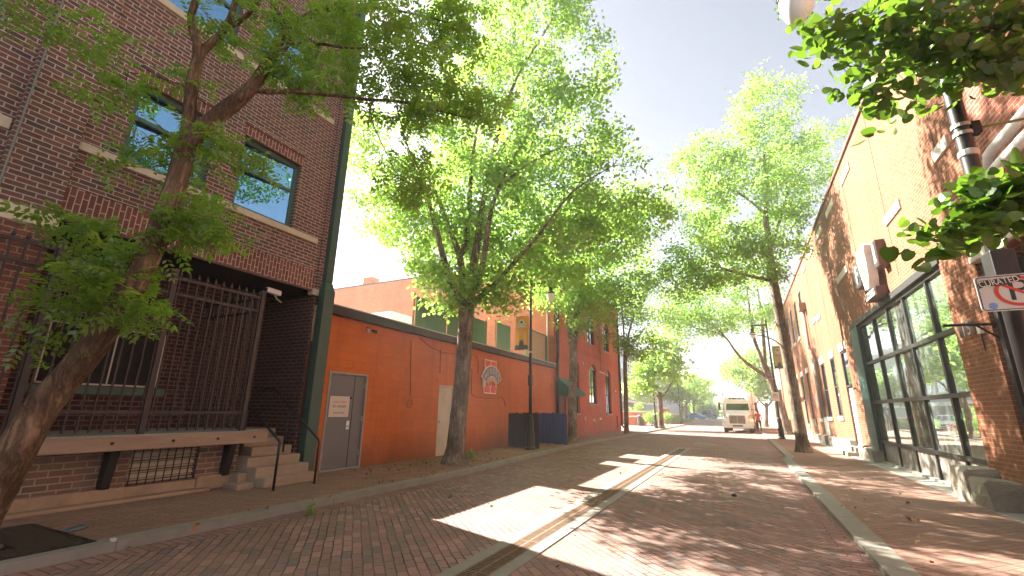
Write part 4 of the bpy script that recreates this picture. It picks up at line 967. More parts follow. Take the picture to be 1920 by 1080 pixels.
RT = np.random.default_rng(5)
MAPLE = maple_templates(RT); PINN = pinnate_templates(RT); ROUND = round_templates(RT)
MAPLE_FAR = maple_templates(RT, 8, 5, .28, .30, .24)
L_maple = leafmat('maple_leaves', [(.08, .15, .02), (.12, .19, .028), (.15, .22, .035)], [(.30, .54, .08), (.38, .62, .10), (.46, .66, .12)], .55, .05)
L_maple2 = leafmat('yellow_green_leaves', [(.10, .17, .02), (.14, .21, .028), (.17, .23, .035)], [(.33, .58, .10), (.40, .65, .12), (.47, .68, .14)], .55, .05)
L_pin = leafmat('locust_leaves', [(.07, .135, .022), (.095, .17, .028), (.12, .20, .035)], [(.32, .56, .045), (.42, .64, .055), (.48, .66, .07)], .58, .06)
L_round = leafmat('linden_leaves', [(.04, .085, .014), (.052, .105, .018), (.07, .13, .02)], [(.12, .25, .018), (.16, .31, .024), (.21, .36, .03)], .42, .05)
def pl(pts, d, rs): return [(at(u, v, dd), q) for (u, v), dd, q in zip(pts, d if hasattr(d, '__len__') else [d] * len(pts), rs)]

# leaning locust at the close left
b = onz(-85, 1045, .1); d0 = float((b - CAM) @ FH)
trunk = [(b, .25), (b + (at(-45, 975, d0) - b) * .5, .21)] + pl([(-45, 975), (0, 900), (34, 838), (66, 780), (100, 735), (138, 695), (182, 640), (215, 590), (268, 505), (305, 420), (330, 350), (346, 285)], [d0, d0, d0 + .02, d0 + .05, d0 + .08, d0 + .1, d0 + .1, d0 + .1, d0 + .1, d0 + .12, d0 + .15, d0 + .2], [.185, .172, .163, .155, .148, .142, .138, .132, .125, .12, .113, .112])
D = d0 + .2
limbs = [pl([(346, 285), (354, 235), (358, 168), (368, 118), (376, 97)], D, [.085, .078, .072, .068, .066]),
         pl([(376, 97), (362, 62), (354, 34), (362, 12), (374, -10), (380, -60)], D - .1, [.058, .054, .05, .046, .04, .03]),
         pl([(376, 97), (398, 82), (423, 58), (438, 20), (446, -30)], D + .1, [.055, .05, .046, .04, .03]),
         pl([(430, 55), (455, 38), (480, 14), (500, -20)], D + .15, [.036, .03, .026, .02]),
         pl([(346, 285), (382, 232), (440, 199), (483, 153), (502, 115), (538, 56), (583, 26), (618, 12), (680, -20)], [D, D, D + .1, D + .2, D + .3, D + .4, D + .5, D + .6, D + .7], [.105, .10, .088, .078, .07, .058, .048, .042, .03]),
         pl([(360, 262), (400, 212), (445, 178), (470, 158)], [D + .1, D + .14, D + .2, D + .24], [.06, .06, .055, .05]),
         pl([(536, 58), (532, 20), (540, -20)], D + .4, [.034, .028, .02]),
         pl([(505, 108), (540, 96), (548, 62)], D + .3, [.034, .03, .026]),
         pl([(483, 172), (520, 173), (559, 170), (610, 178), (655, 181), (700, 190), (745, 186), (790, 200), (850, 214), (880, 222)], [D + .2, D + .25, D + .3, D + .4, D + .5, D + .6, D + .65, D + .7, D + .75, D + .8], [.036, .033, .03, .026, .024, .022, .02, .016, .012, .009]),
         pl([(740, 188), (752, 232), (768, 290), (790, 320), (793, 355)], D + .65, [.012, .011, .01, .008, .006]),
         pl([(690, 190), (700, 240), (722, 280), (740, 320)], D + .6, [.010, .009, .007, .005]),
         pl([(556, 88), (610, 80), (640, 92), (690, 90)], D + .4, [.024, .02, .017, .012]),
         pl([(600, 20), (650, 18), (700, 12), (800, 30), (860, 50)], [D + .5, D + .6, D + .7, D + .8, D + .9], [.03, .026, .022, .016, .01])]
cr = [(*px_ell(150, 80, D - .1, 110, 80, .6), 8), (*px_ell(430, 50, D + .1, 130, 70, .6), 9), (*px_ell(610, 60, D + .5, 110, 100, .6), 19), (*px_ell(730, 70, D + .7, 120, 110, .7), 26),
      (*px_ell(640, 160, D + .5, 100, 50, .45), 11), (*px_ell(800, 160, D + .8, 90, 60, .5), 19), (*px_ell(792, 280, D + .7, 32, 90, .25), 8), (*px_ell(860, 60, D + .9, 50, 80, .5), 18), (*px_ell(770, 345, D + .65, 32, 45, .2), 4), (*px_ell(900, 205, D + .8, 45, 32, .3), 7),
      (*px_ell(200, 455, D - .15, 110, 65, .4), 13), (*px_ell(190, 530, D - .2, 75, 50, .35), 11), (*px_ell(245, 590, D - .2, 50, 22, .25), 6), (*px_ell(370, 425, D, 60, 50, .3), 12), (*px_ell(370, 275, D, 45, 35, .3), 5), (*px_ell(470, 285, D + .1, 30, 30, .3), 3), (*px_ell(270, 300, D - .1, 60, 60, .4), 5),
      (*px_ell(250, 170, D, 70, 50, .4), 4), (*px_ell(330, 130, D, 50, 50, .3), 2), (*px_ell(95, 650, D - .1, 22, 30, .15), 2), (*px_ell(550, 140, D + .3, 60, 50, .4), 9), (*px_ell(120, 590, D - .15, 25, 30, .15), 2),
      (*px_ell(620, -220, D + .5, 380, 130, 1.2), 30)]
tree('locust_tree', 'leaning street tree with a thick curved trunk in the iron grate, closest on the left', 'street trees', trunk, limbs, cr, PINN, 10, L_pin, M_bark2, 11, step=.16, sig=.125, tip=.0045, hollow=.0, scale=(.75, 1.2), minz=.6)

# big maple on the left pavement
b1 = onz(852, 870, .1); d1 = float((b1 - CAM) @ FH)
def foot(b, r0, top): return [(b, r0 * 1.75), (b + (top - b) * .03, r0 * 1.4), (b + (top - b) * .08, r0 * 1.15)]
tp = at(876, 560, d1)
trunk = foot(b1, .22, tp) + pl([(862, 760), (869, 680), (873, 610), (876, 560)], d1, [.225, .215, .215, .24])
lim = [pl([(870, 575), (848, 540), (827, 470), (816, 418), (800, 370), (790, 300)], [d1, d1 - .1, d1 - .2, d1 - .3, d1 - .4, d1 - .5], [.11, .10, .09, .075, .06, .035]),
       pl([(872, 565), (867, 520), (864, 478), (848, 445), (834, 408), (815, 350), (770, 300)], [d1, d1 + .1, d1 + .2, d1 + .3, d1 + .4, d1 + .6, d1 + .8], [.13, .11, .10, .085, .075, .05, .03]),
       pl([(876, 562), (893, 468), (905, 380), (928, 275), (948, 200), (968, 145), (1010, 78), (1040, 30)], [d1, d1 + .1, d1 + .1, d1, d1, d1 - .1, d1 - .2, d1 - .2], [.14, .115, .09, .07, .055, .042, .03, .015]),
       pl([(878, 560), (899, 525), (911, 468), (914, 420), (928, 368), (960, 300), (988, 255), (1020, 220)], [d1, d1 - .2, d1 - .3, d1 - .4, d1 - .4, d1 - .5, d1 - .6, d1 - .6], [.12, .10, .085, .07, .06, .04, .03, .015]),
       pl([(880, 572), (925, 537), (970, 485), (1003, 450), (1030, 415), (1060, 372), (1085, 348), (1150, 310)], [d1, d1 - .4, d1 - .8, d1 - 1, d1 - 1.1, d1 - 1.2, d1 - 1.2, d1 - 1.2], [.085, .072, .06, .05, .04, .03, .022, .012]),
       pl([(866, 490), (879, 415), (885, 300), (895, 235), (905, 150), (915, 60)], [d1 + .3, d1 + .5, d1 + .8, d1 + 1, d1 + 1.2, d1 + 1.3], [.10, .085, .06, .045, .03, .015]),
       pl([(905, 380), (912, 340), (925, 300), (950, 260), (1000, 200)], [d1 + .1, d1 + .3, d1 + .5, d1 + .6, d1 + .8], [.06, .05, .04, .03, .015]),
       pl([(935, 352), (985, 310), (1045, 275), (1110, 270)], [d1 - .4, d1 - .5, d1 - .5, d1 - .4], [.045, .035, .025, .012])]
E_ = lambda u, v, d, ru, rv, rd, n: (*px_ell(u, v, d, ru, rv, rd), n)
cr = [E_(930, -70, d1, 180, 110, 2.2, 60), E_(1000, 40, d1, 120, 90, 2.2, 46), E_(880, 80, d1 + .5, 120, 110, 2.2, 32), E_(1080, 130, d1, 70, 90, 1.8, 24), E_(1060, 250, d1 - .2, 120, 90, 2.2, 40), E_(930, 230, d1, 150, 120, 2.5, 62), E_(870, 470, d1 + 1.3, 120, 60, 1.6, 26), E_(935, 430, d1 + 1.0, 100, 60, 1.4, 36), E_(800, 420, d1 + 1.4, 110, 70, 1.8, 24), E_(1090, 470, d1 + .6, 90, 45, 1.8, 14), E_(930, 330, d1 + 2.8, 130, 100, 1.8, 36), E_(850, 420, d1 + 2.8, 90, 50, 1.6, 20), E_(1010, 430, d1 + 2.6, 100, 60, 1.8, 26), E_(900, 180, d1 + 2.6, 130, 90, 1.8, 26), E_(1010, 320, d1 + 3.6, 90, 80, 1.6, 34), E_(1090, 410, d1 + 3.8, 80, 55, 1.6, 24),
      E_(780, 300, d1 + .3, 110, 110, 2.2, 52), E_(705, 350, d1 + .3, 60, 80, 1.6, 18), E_(760, 410, d1, 90, 50, 1.8, 22), E_(1120, 370, d1 + 1.0, 120, 80, 2.6, 44), E_(1010, 370, d1 + .8, 130, 80, 2.6, 34), E_(880, 380, d1 + .6, 120, 90, 2.2, 20), E_(800, 500, d1 - .4, 50, 38, 1.0, 14),
      E_(850, 545, d1 - .3, 70, 38, 1.0, 17), E_(940, 540, d1 - .3, 70, 40, 1.2, 14), E_(1050, 480, d1 + .5, 100, 45, 1.8, 20), E_(1200, 400, d1 + 1.2, 50, 60, 1.8, 14), E_(960, -190, d1 + .5, 220, 80, 2.6, 40), E_(690, 230, d1 + .6, 45, 60, 1.2, 10)]
cr += [(np.array((-7.0, 14.2, 6.9)), np.array((1.7, 1.7, .9)), 34), (np.array((-7.4, 16.8, 6.9)), np.array((1.5, 1.5, .9)), 26), (np.array((-9.0, 14.6, 8.0)), np.array((1.6, 1.6, 1.1)), 22)]
clear_wall = lambda p: p[0] > -8.3 or p[2] > 5.4 or p[1] < 7.2
tree('maple_tree', 'big flare footed maple in front of the white door of the orange wall', 'street trees', trunk, lim, cr, MAPLE, 14, L_maple, M_bark, 21, sig=.235, hollow=.55, scale=(.5, 1.08), limit=clear_wall)

# second maple by the blue panel
b2 = onz(1074, 829, .1); d2 = float((b2 - CAM) @ FH)
trunk = foot(b2, .2, at(1075, 660, d2)) + pl([(1073, 760), (1075, 690), (1075, 650)], d2, [.21, .20, .21])
lim = [pl([(1074, 660), (1066, 610), (1062, 570), (1058, 540), (1050, 480)], d2, [.14, .12, .11, .09, .05]), pl([(1075, 660), (1082, 610), (1083, 565), (1090, 520), (1110, 450)], d2 - .1, [.15, .13, .12, .09, .05]),
       pl([(1083, 590), (1100, 570), (1130, 545), (1160, 530)], d2 - .5, [.06, .05, .04, .02])]
cr = [E_(1080, 500, d2, 85, 60, 2.2, 40), E_(1150, 470, d2 - .3, 80, 55, 2.2, 36), E_(1180, 410, d2 - .3, 60, 55, 1.8, 24), E_(1050, 560, d2 - .6, 60, 36, 1.5, 22), E_(1130, 555, d2 - .8, 75, 40, 1.8, 30), E_(1090, 400, d2, 80, 50, 2, 20), E_(1190, 530, d2 - .5, 45, 45, 1.5, 14), E_(1030, 490, d2, 60, 45, 1.6, 14), E_(1100, 605, d2 - 1.0, 45, 16, .8, 7), E_(1060, 450, d2 - 3.5, 90, 60, 1.8, 34), E_(1140, 400, d2 - 3, 70, 60, 1.8, 22)]
tree('maple_tree', 'forked maple beside the dark blue board panel', 'street trees', trunk, lim, cr, MAPLE, 13, L_maple, M_bark, 22, sig=.32, limit=clear_wall)

# slim maple past the red building corner
b3 = onz(1175, 813, .1); d3 = float((b3 - CAM) @ FH)
trunk = foot(b3, .14, at(1172, 690, d3)) + pl([(1174, 760), (1172, 690), (1172, 650)], d3, [.15, .14, .12])
lim = [pl([(1172, 660), (1168, 600), (1164, 560)], d3, [.08, .06, .03]), pl([(1172, 665), (1180, 620), (1192, 580), (1205, 555)], d3, [.09, .07, .05, .02]), pl([(1174, 675), (1190, 640), (1210, 615)], d3 - .3, [.06, .045, .02])]
cr = [E_(1180, 545, d3, 62, 55, 2.2, 36), E_(1215, 600, d3 - .3, 50, 40, 2, 26), E_(1150, 580, d3 - .4, 38, 36, 1.6, 14), E_(1200, 650, d3 - .6, 50, 22, 1.6, 20), E_(1185, 500, d3, 45, 40, 2, 18), E_(1160, 640, d3 - .6, 36, 24, 1.2, 10)]
tree('maple_tree', 'slim dark trunked maple past the corner of the red brick building', 'street trees', trunk, lim, cr, MAPLE, 12, L_maple, M_bark, 23, sig=.38, limit=clear_wall)

# right hand trees
b4 = onz(1508, 848, .05); d4 = float((b4 - CAM) @ FH)
trunk = foot(b4, .2, at(1460, 580, d4)) + pl([(1494, 770), (1478, 680), (1464, 600), (1455, 555), (1446, 500), (1443, 468), (1434, 400), (1438, 340), (1432, 290)], d4, [.215, .205, .20, .19, .16, .14, .11, .08, .05])
lim = [pl([(1450, 527), (1425, 522), (1400, 516), (1365, 508), (1332, 492)], [d4, d4 - .4, d4 - .8, d4 - 1, d4 - 1.2], [.08, .07, .06, .045, .02]), pl([(1441, 478), (1421, 470), (1400, 448), (1380, 434), (1350, 420)], [d4, d4 - .3, d4 - .5, d4 - .6, d4 - .6], [.08, .07, .055, .04, .02]),
       pl([(1434, 400), (1400, 370), (1362, 352), (1328, 330), (1300, 300)], [d4, d4, d4 + .1, d4 + .2, d4 + .3], [.06, .05, .04, .03, .015]), pl([(1444, 470), (1460, 420), (1475, 370), (1490, 320), (1515, 280)], [d4, d4 + .2, d4 + .3, d4 + .4, d4 + .4], [.08, .06, .05, .035, .015]), pl([(1490, 680), (1465, 645), (1440, 630), (1400, 626)], [d4, d4 - .2, d4 - .4, d4 - .5], [.04, .03, .025, .015])]
cr = [E_(1435, 205, d4, 62, 65, 1.8, 34), E_(1420, 300, d4, 105, 70, 2.2, 48), E_(1310, 310, d4 + .2, 62, 62, 1.8, 30), E_(1400, 400, d4 - .2, 125, 80, 2.4, 58), E_(1500, 320, d4 + .2, 60, 80, 1.8, 34), E_(1490, 420, d4 - .3, 50, 60, 1.5, 22), E_(1340, 490, d4 - .6, 110, 55, 2.2, 44), E_(1420, 490, d4 - .5, 70, 40, 1.5, 18), E_(1550, 250, d4 + .3, 32, 40, 1, 8), E_(1290, 520, d4 - .5, 60, 50, 1.6, 16), E_(1300, 400, d4, 60, 50, 1.6, 16)]
in_street = lambda p: p[0] < 3.55 or p[2] > 10.3
tree('maple_tree', 'tall bright green maple with a leaning trunk on the right pavement', 'street trees', trunk, lim, cr, MAPLE, 19, L_maple2, M_bark, 24, sig=.27, limit=in_street, scale=(.5, 1.1))

b5 = onz(1481, 815, .05); d5 = float((b5 - CAM) @ FH); d5 = min(d5, 36.0); b5 = at(1479, 817, d5); b5[2] = .05
trunk = foot(b5, .22, at(1440, 700, d5)) + pl([(1468, 770), (1452, 730), (1440, 700), (1432, 682)], d5, [.26, .25, .24, .22])
lim = [pl([(1434, 690), (1425, 665), (1414, 638), (1408, 600), (1400, 540)], d5, [.16, .14, .12, .09, .04]), pl([(1434, 686), (1432, 640), (1428, 590), (1420, 540)], d5 + .5, [.15, .13, .11, .05]), pl([(1442, 708), (1420, 695), (1400, 681), (1386, 668), (1374, 652), (1362, 632), (1340, 622), (1300, 614)], [d5, d5 - .5, d5 - 1, d5 - 1.3, d5 - 1.5, d5 - 1.8, d5 - 2, d5 - 2], [.15, .13, .11, .10, .08, .06, .045, .02]),
       pl([(1362, 632), (1330, 605), (1280, 590)], d5 - 1.8, [.06, .045, .02])]
cr = [E_(1400, 570, d5, 75, 55, 2.6, 40), E_(1330, 560, d5 - 1, 70, 45, 2.4, 44), E_(1270, 575, d5 - 1.5, 50, 40, 2, 26), E_(1320, 610, d5 - 1.5, 70, 30, 2, 26), E_(1400, 500, d5, 70, 40, 2.4, 24), E_(1440, 600, d5, 36, 40, 1.6, 12), E_(1280, 620, d5 - 1.5, 36, 20, 1.6, 10), E_(1350, 505, d5 - .5, 70, 40, 2.2, 22)]
tree('maple_tree', 'wide forked maple behind the lamp post with the small square sign', 'street trees', trunk, lim, cr, MAPLE, 17, L_maple2, M_bark, 25, sig=.42, limit=in_street, scale=(.8, 1.25))

# further trees
def small_tree(label, u, v, zb, d, hu, crowns, seed, lm=L_maple2, rtr=.15, lean=0, lim_=None, per=12):
    b = onz(u, v, zb); dd = float((b - CAM) @ FH) if d is None else d
    if d is not None: b = at(u, v, d); b[2] = zb
    top = at(u + lean, hu, dd)
    tr = foot(b, rtr, top) + [(b + (top - b) * .5, rtr), (b + (top - b) * .8, rtr * .9), (top, rtr * .7)]
    l = [[(b + (top - b) * .8, rtr * .6), (b + (top - b) * .95 + RH * s * .5, rtr * .5), (top + RH * s * 1.4 + np.array((0, 0, 1.2)), rtr * .2)] for s in (-1, 1)] if lim_ is None else lim_(dd)
    cs = [(*px_ell(cu, cv, dd + o, ru, rv, rd), n) for cu, cv, o, ru, rv, rd, n in crowns]
    tree('maple_tree', label, 'street trees', tr, l, cs, MAPLE_FAR, per, lm, M_bark, seed, step=.5, sig=.5, tip=.012, limit=lim_x if False else None)
small_tree('maple with a forked trunk beside the flower basket lamp post', 1240, 803, .1, None, 735, [(1235, 680, 0, 36, 26, 2.5, 26), (1210, 700, -.5, 24, 18, 2, 14), (1200, 730, -1, 24, 16, 1.8, 12), (1255, 660, 0, 28, 26, 2.5, 14), (1225, 640, 0, 26, 20, 2, 8), (1262, 700, 0, 20, 16, 2, 8)], 31, rtr=.24, lean=-3)
small_tree('rounded low maple beside the far planter shrubs', 1279, 794, .05, 66, 760, [(1278, 728, 0, 36, 24, 3, 34), (1300, 740, .5, 26, 20, 2.5, 16), (1258, 738, 0, 20, 18, 2, 12)], 32, lm=L_maple, rtr=.16)
small_tree('rounded far maple overhanging the street end', 1287, 790, .05, 80, 750, [(1305, 722, 0, 28, 20, 3.2, 30), (1325, 740, 1, 16, 14, 2.4, 8), (1285, 715, 0, 18, 14, 2.4, 10)], 33, lm=L_maple, rtr=.18)
small_tree('thin trunked maple nearest the blue car', 1301, 787, .05, 95, 745, [(1310, 745, 0, 22, 14, 3, 20), (1318, 720, 1, 18, 14, 2.6, 12)], 34, rtr=.18)
small_tree('full crowned maple behind the white truck on the right', 1437, 801, .05, None, 755, [(1420, 690, 0, 36, 30, 3.5, 40), (1432, 735, 0, 24, 22, 2.6, 20), (1395, 690, 0, 26, 26, 3, 22)], 35, rtr=.2)
small_tree('maple beyond the full crowned one on the right', 1424, 792, .05, 84, 750, [(1378, 690, 0, 26, 22, 4, 26), (1400, 710, 0, 28, 24, 4, 26), (1360, 705, -1, 16, 16, 3, 12), (1395, 665, 0, 28, 18, 4, 18), (1425, 735, 0, 14, 14, 3, 8)], 36, rtr=.22, lean=-8)

# tree line at the end of the street
tl = [(1312, 765, 150, 10, 12), (1326, 758, 175, 11, 15), (1342, 768, 190, 10, 12), (1355, 764, 180, 9, 14), (1286, 768, 160, 8, 10), (1268, 766, 140, 8, 9), (1373, 762, 200, 12, 14), (1395, 766, 170, 12, 12), (1334, 772, 140, 6, 8)]
for i, (u, v, d, ru, rv) in enumerate(tl):
    b = at(u, 790, d); b[2] = 0; c, rad = px_ell(u, v, d, ru, rv, ru * d / 900)
    t = thing('broadleaf_tree', 'hazy green tree in the far row across the end of the street', 'tree', tuple(b), 'far trees across the street end'); r = np.random.default_rng(60 + i)
    top = np.array((c[0], c[1], c[2])); MB().tube([b, (b + top) / 2, top], [.3, .25, .12], 8).build('trunk', M_bark, t, smooth=True)
    P = r.normal(size=(420, 3)); P /= np.linalg.norm(P, axis=1)[:, None]; P *= (r.random((420, 1)) ** .45); P[:, 2] *= .9; P = c + (P * rad * (1 + .25 * np.sin(P[:, :1] * 5 + i))) @ AX
    P = P[P[:, 2] > .8]
    V, Fc = place_leaves(r, maple_templates(r, 4, 5, .5, .8, .6), P, (1.0, 1.7)); np_mesh('crown', V, Fc, L_maple2 if i % 2 else L_maple, t)

# linden at the right edge, its trunk beside the camera side of the pole
bl = np.array((3.1, 2.3, .05))
trunk = [(bl, .2), (bl + (0, 0, .3), .15), (bl + (.02, .05, 1.6), .13), (bl + (0, .1, 3.0), .12), (bl + (-.1, .15, 4.6), .10), (bl + (-.1, .2, 6.2), .07)]
DL = 3.0
lim = [[(bl + (0, .1, 3.0), .05), (bl + (-.1, .6, 3.5), .04), (at(1935, 60, 2.9), .03), (at(1860, 40, 3.0), .022), (at(1790, 90, 3.1), .016), (at(1720, 110, 3.2), .012), (at(1640, 140, 3.2), .009), (at(1580, 120, 3.25), .006)],
       [(bl + (0, .1, 2.2), .04), (bl + (.05, .6, 2.4), .03), (at(1960, 330, 2.6), .02), (at(1900, 380, 2.7), .014), (at(1840, 410, 2.75), .010), (at(1780, 450, 2.8), .006)],
       [(at(1860, 40, 3.0), .016), (at(1800, -20, 3.1), .012), (at(1700, -10, 3.2), .010), (at(1600, 20, 3.3), .007), (at(1530, 50, 3.3), .005)]]
cr = [E_(1800, 60, 3.1, 130, 75, .35, 120), E_(1660, 60, 3.2, 75, 75, .3, 58), E_(1560, 60, 3.25, 50, 60, .22, 22), E_(1700, 170, 3.2, 70, 50, .25, 26), E_(1625, 160, 3.25, 45, 45, .2, 14), E_(1850, 130, 3.0, 70, 50, .3, 34), E_(1905, 60, 2.9, 50, 110, .3, 34), E_(1860, 375, 2.75, 60, 55, .22, 52), E_(1790, 430, 2.8, 45, 38, .18, 20), E_(1900, 415, 2.7, 35, 35, .2, 12), E_(1905, 340, 2.65, 30, 30, .18, 12), E_(1735, 480, 2.85, 16, 18, .1, 3), E_(1650, 235, 3.25, 20, 16, .1, 3), E_(1518, 95, 3.3, 14, 22, .1, 4),
      E_(1880, -140, 3.2, 300, 90, .9, 90)]
lim.append([(bl + (-.1, .2, 6.0), .07), (np.array((2.9, 4.2, 9.5)), .06), (np.array((2.8, 6.5, 11.8)), .045), (np.array((2.7, 9.5, 12.8)), .03), (np.array((2.7, 10.8, 13.2)), .015)])  # unseen high limb and crown, added to be mirrored in the left windows
cr.append((np.array((2.7, 8.9, 12.0)), np.array((1.9, 2.6, 1.6)), 1100))
tree('linden_tree', 'broad leaved linden reaching in from the right edge over the lamp post', 'street trees', trunk, lim, cr, ROUND, 4, L_round, M_bark2, 41, step=.12, sig=.085, tip=.0018, hollow=0, scale=(.7, 1.2), limit=lambda p: p[1] < 5.4 or p[0] > 1.8, wob=.2, up=.55, minz=1.0)
# ------------------------------------------------------------------ lamp posts
def banner(parent_lbl, O, w, h, cols, txtcol, flip):
    t = thing('street_banner', parent_lbl, 'banner', tuple(O)); O = np.array(O, float)
    cl = MB(); n = 8
    for k in range(n):
        a, b = k / n, (k + 1) / n; wv = lambda s: .02 * math.sin(s * 6)
        cl.box(O[0] + a * w, O[0] + b * w + .0005, O[1] + wv(a), O[1] + wv(a) + .012, O[2], O[2] + h)
    c = cl.build('cloth', cols[0], t)
    for x0, x1, z0, z1, m in ((.12, .30, .0, .62, cols[1]), (.40, .55, .05, .66, cols[2]), (.66, .84, .0, .58, cols[1])):
        MB().plate([(x0 * w, z0 * h + .12), (x1 * w, z0 * h + .12), (x1 * w + .03, z1 * h * .8), ((x0 + x1) / 2 * w, z1 * h), (x0 * w - .02, z1 * h * .8)], (O[0], O[1] - .03, O[2]), (1, 0, 0), (0, 0, 1), .004).build('flame', m, c)
    MB().plate([(0, 0), (w, 0), (w, .12), (.86 * w, .2), (.7 * w, .16), (.62 * w, .34), (.5 * w, .42), (.38 * w, .34), (.3 * w, .16), (.14 * w, .2), (0, .12)], (O[0], O[1] - .034, O[2]), (1, 0, 0), (0, 0, 1), .004).build('dark_emblem', plain('banner_dark', (.05, .055, .045), .8), c)
    MB().plate([(.18 * w, .66 * h), (.84 * w, .66 * h), (.84 * w, .77 * h), (.74 * w, .78 * h), (.68 * w, .86 * h), (.5 * w, .90 * h), (.32 * w, .86 * h), (.27 * w, .78 * h), (.18 * w, .77 * h)], (O[0], O[1] - .034, O[2]), (1, 0, 0), (0, 0, 1), .004).build('emblem', plain('banner_pale', (.48, .44, .32), .8), c)
    MB().plate([(.34 * w, .78 * h), (.66 * w, .78 * h), (.5 * w, .865 * h)], (O[0], O[1] - .038, O[2]), (1, 0, 0), (0, 0, 1), .004).build('gable', MATS['banner_dark'], c)
    text('OLD TOWN', .115, txtcol, c, (O[0] + .51 * w, O[1] - .040, O[2] + .715 * h), (1, 0, 0), (0, 0, 1), .001, sx=.62)
    for z in (O[2] + .01, O[2] + h - .01): MB().tube([(O[0], O[1] + .0, z), (O[0] + w, O[1], z)], .012, 6).build('rod', M_iron, t)
    return t
def lamp_post(label, loc, arm=.88, hgt=6.75, rad=.045, base=True, side=1):
    t = thing('street_lamp', label, 'street lamp', loc, 'black street lamps with hanging globes', world=False)
    MB().lathe([(.21, 0), (.21, .08), (.175, .12), (.165, .55), (.15, .62), (.13, .66), (.125, 1.05), (.10, 1.15), (.105, 1.2), (.075, 1.26), (.07, 1.3)], n=16).build('base', M_iron, t, smooth=False)
    MB().lathe([(.068, 1.28), (.062, 3.2), (rad, hgt - .3), (rad * .9, hgt), (.06, hgt + .02), (.045, hgt + .10), (.01, hgt + .16)], n=14).build('pole', M_iron, t, smooth=True)
    for z in (3.62, 5.35): MB().lathe([(.062, z), (.07, z + .01), (.07, z + .05), (.062, z + .06)], n=14).build('clamp', M_steel, t)
    a = MB(); a.box(0, side * arm, -.03, .03, hgt - .34, hgt - .24) if side > 0 else a.box(side * arm, 0, -.03, .03, hgt - .34, hgt - .24)
    a.tube([(side * .03, 0, hgt - .75)] + [(side * (.03 + .42 * math.sin(q)), 0, hgt - .34 - .41 * math.cos(q)) for q in np.linspace(.1, 1.5, 8)], .018, 6)
    a.build('arm', M_iron, t)
    x = side * arm
    MB().lathe([(.03, hgt - .22), (.045, hgt - .30), (.045, hgt - .40), (.09, hgt - .46), (.105, hgt - .52), (.075, hgt - .60), (.09, hgt - .68), (.165, hgt - .76), (.17, hgt - .79)], (x, 0, 0), 16).build('fixture', M_iron, t, smooth=False)
    MB().lathe([(.155, hgt - .79), (.165, hgt - .88), (.15, hgt - .98), (.11, hgt - 1.08), (.055, hgt - 1.13), (.01, hgt - 1.14)], (x, 0, 0), 18).build('globe', M_globe, t, smooth=True)
    MB().box(-.075, .075, -.085, .085, 2.35, 2.75).build('cabinet', M_iron, t, bevel=.01)
    return t
l1 = onz(995, 842, .1)
lamp_post('black street lamp with orange banner in front of the board panels', (-7.27, 16.35, .1))
banner('orange OLD TOWN street banner on the left lamp post', (-7.95, 16.33, 3.86), .60, 1.38, (plain('banner_orange', (.62, .24, .03), .8, 0, .15, 2, .1, .003), plain('banner_light_orange', (.72, .34, .05), .8), plain('banner_gold', (.66, .30, .03), .8)), plain('banner_text', (.15, .13, .08), .8), 0)
lamp_post('black street lamp behind the leaning maple, with a green banner and small square sign', (2.08, 33.4, .05), side=-1, hgt=7.4)
banner('green OLD TOWN street banner on the right lamp post', (2.2, 33.38, 4.3), .62, 1.45, (plain('banner_green', (.28, .30, .06), .8, 0, .15, 2, .1, .003), plain('banner_lime', (.36, .42, .07), .8), plain('banner_pinkish', (.42, .20, .20), .8)), MATS['banner_text'], 0)
lp = onz(1230, 803, .1)
lamp_post('slim black street lamp with a pink flower basket beside the plaza tree', tuple(lp), hgt=6.6)
lamp_post('distant black street lamp above the rounded far maples', tuple(np.array(at(1277, 795, 62)) * (1, 1, 0) + (0, 0, .1)), hgt=6.6)
lamp_post('close black street lamp at the right edge holding the no parking sign', (2.0, 4.82, .05), arm=1.0, hgt=6.64, side=-1)
q = thing('square_sign', 'small white square no parking plate on the right hand lamp post', 'sign', (2.03, 33.3, 2.5)); MB().box(1.82, 2.24, 33.28, 33.30, 2.3, 2.85).build('plate', M_white, q, bevel=.004)
MB().ring_plate([(.13 * math.cos(a), .13 * math.sin(a)) for a in np.linspace(0, 2 * math.pi, 25)[:-1]], [(.10 * math.cos(a), .10 * math.sin(a)) for a in np.linspace(0, 2 * math.pi, 25)[:-1]], (2.03, 33.279, 2.62), (1, 0, 0), (0, 0, 1), .003).build('ring', M_red, q)
text('P', .2, M_signtext, q, (2.03, 33.278, 2.62), (1, 0, 0), (0, 0, 1), .001)

# no parking sign
ns = thing('no_parking_sign', 'white no parking sign with CURATED sticker strapped to the black pole at the right edge', 'sign', (1.9, 4.7, 2.35))
SO = np.array((1.775, 4.70, 2.295)); SW, SH = .40, .285
def rrect(w, h, r_, d=0):
    o = []
    for cx_, cy_, a0 in ((w - r_, r_, -90), (w - r_, h - r_, 0), (r_, h - r_, 90), (r_, r_, 180)):
        for a in np.linspace(a0, a0 + 90, 6): o.append((cx_ + (r_ - d) * math.cos(math.radians(a)), cy_ + (r_ - d) * math.sin(math.radians(a))))
    return o
SU, SV = np.array((1.0, -.0, 0)), np.array((0, 0, 1.0))
pb_ = MB().plate(rrect(SW, SH, .03), SO + (0, .004, 0), SU, SV, .004).build('plate', plain('sign_white', (.62, .63, .62), .45, .1, .06, 6, .03, .001), ns)
MB().ring_plate(rrect(SW, SH, .03, .008), rrect(SW, SH, .03, .014), SO + (0, -.0, 0), SU, SV, .0012).build('border', M_signtext, ns)
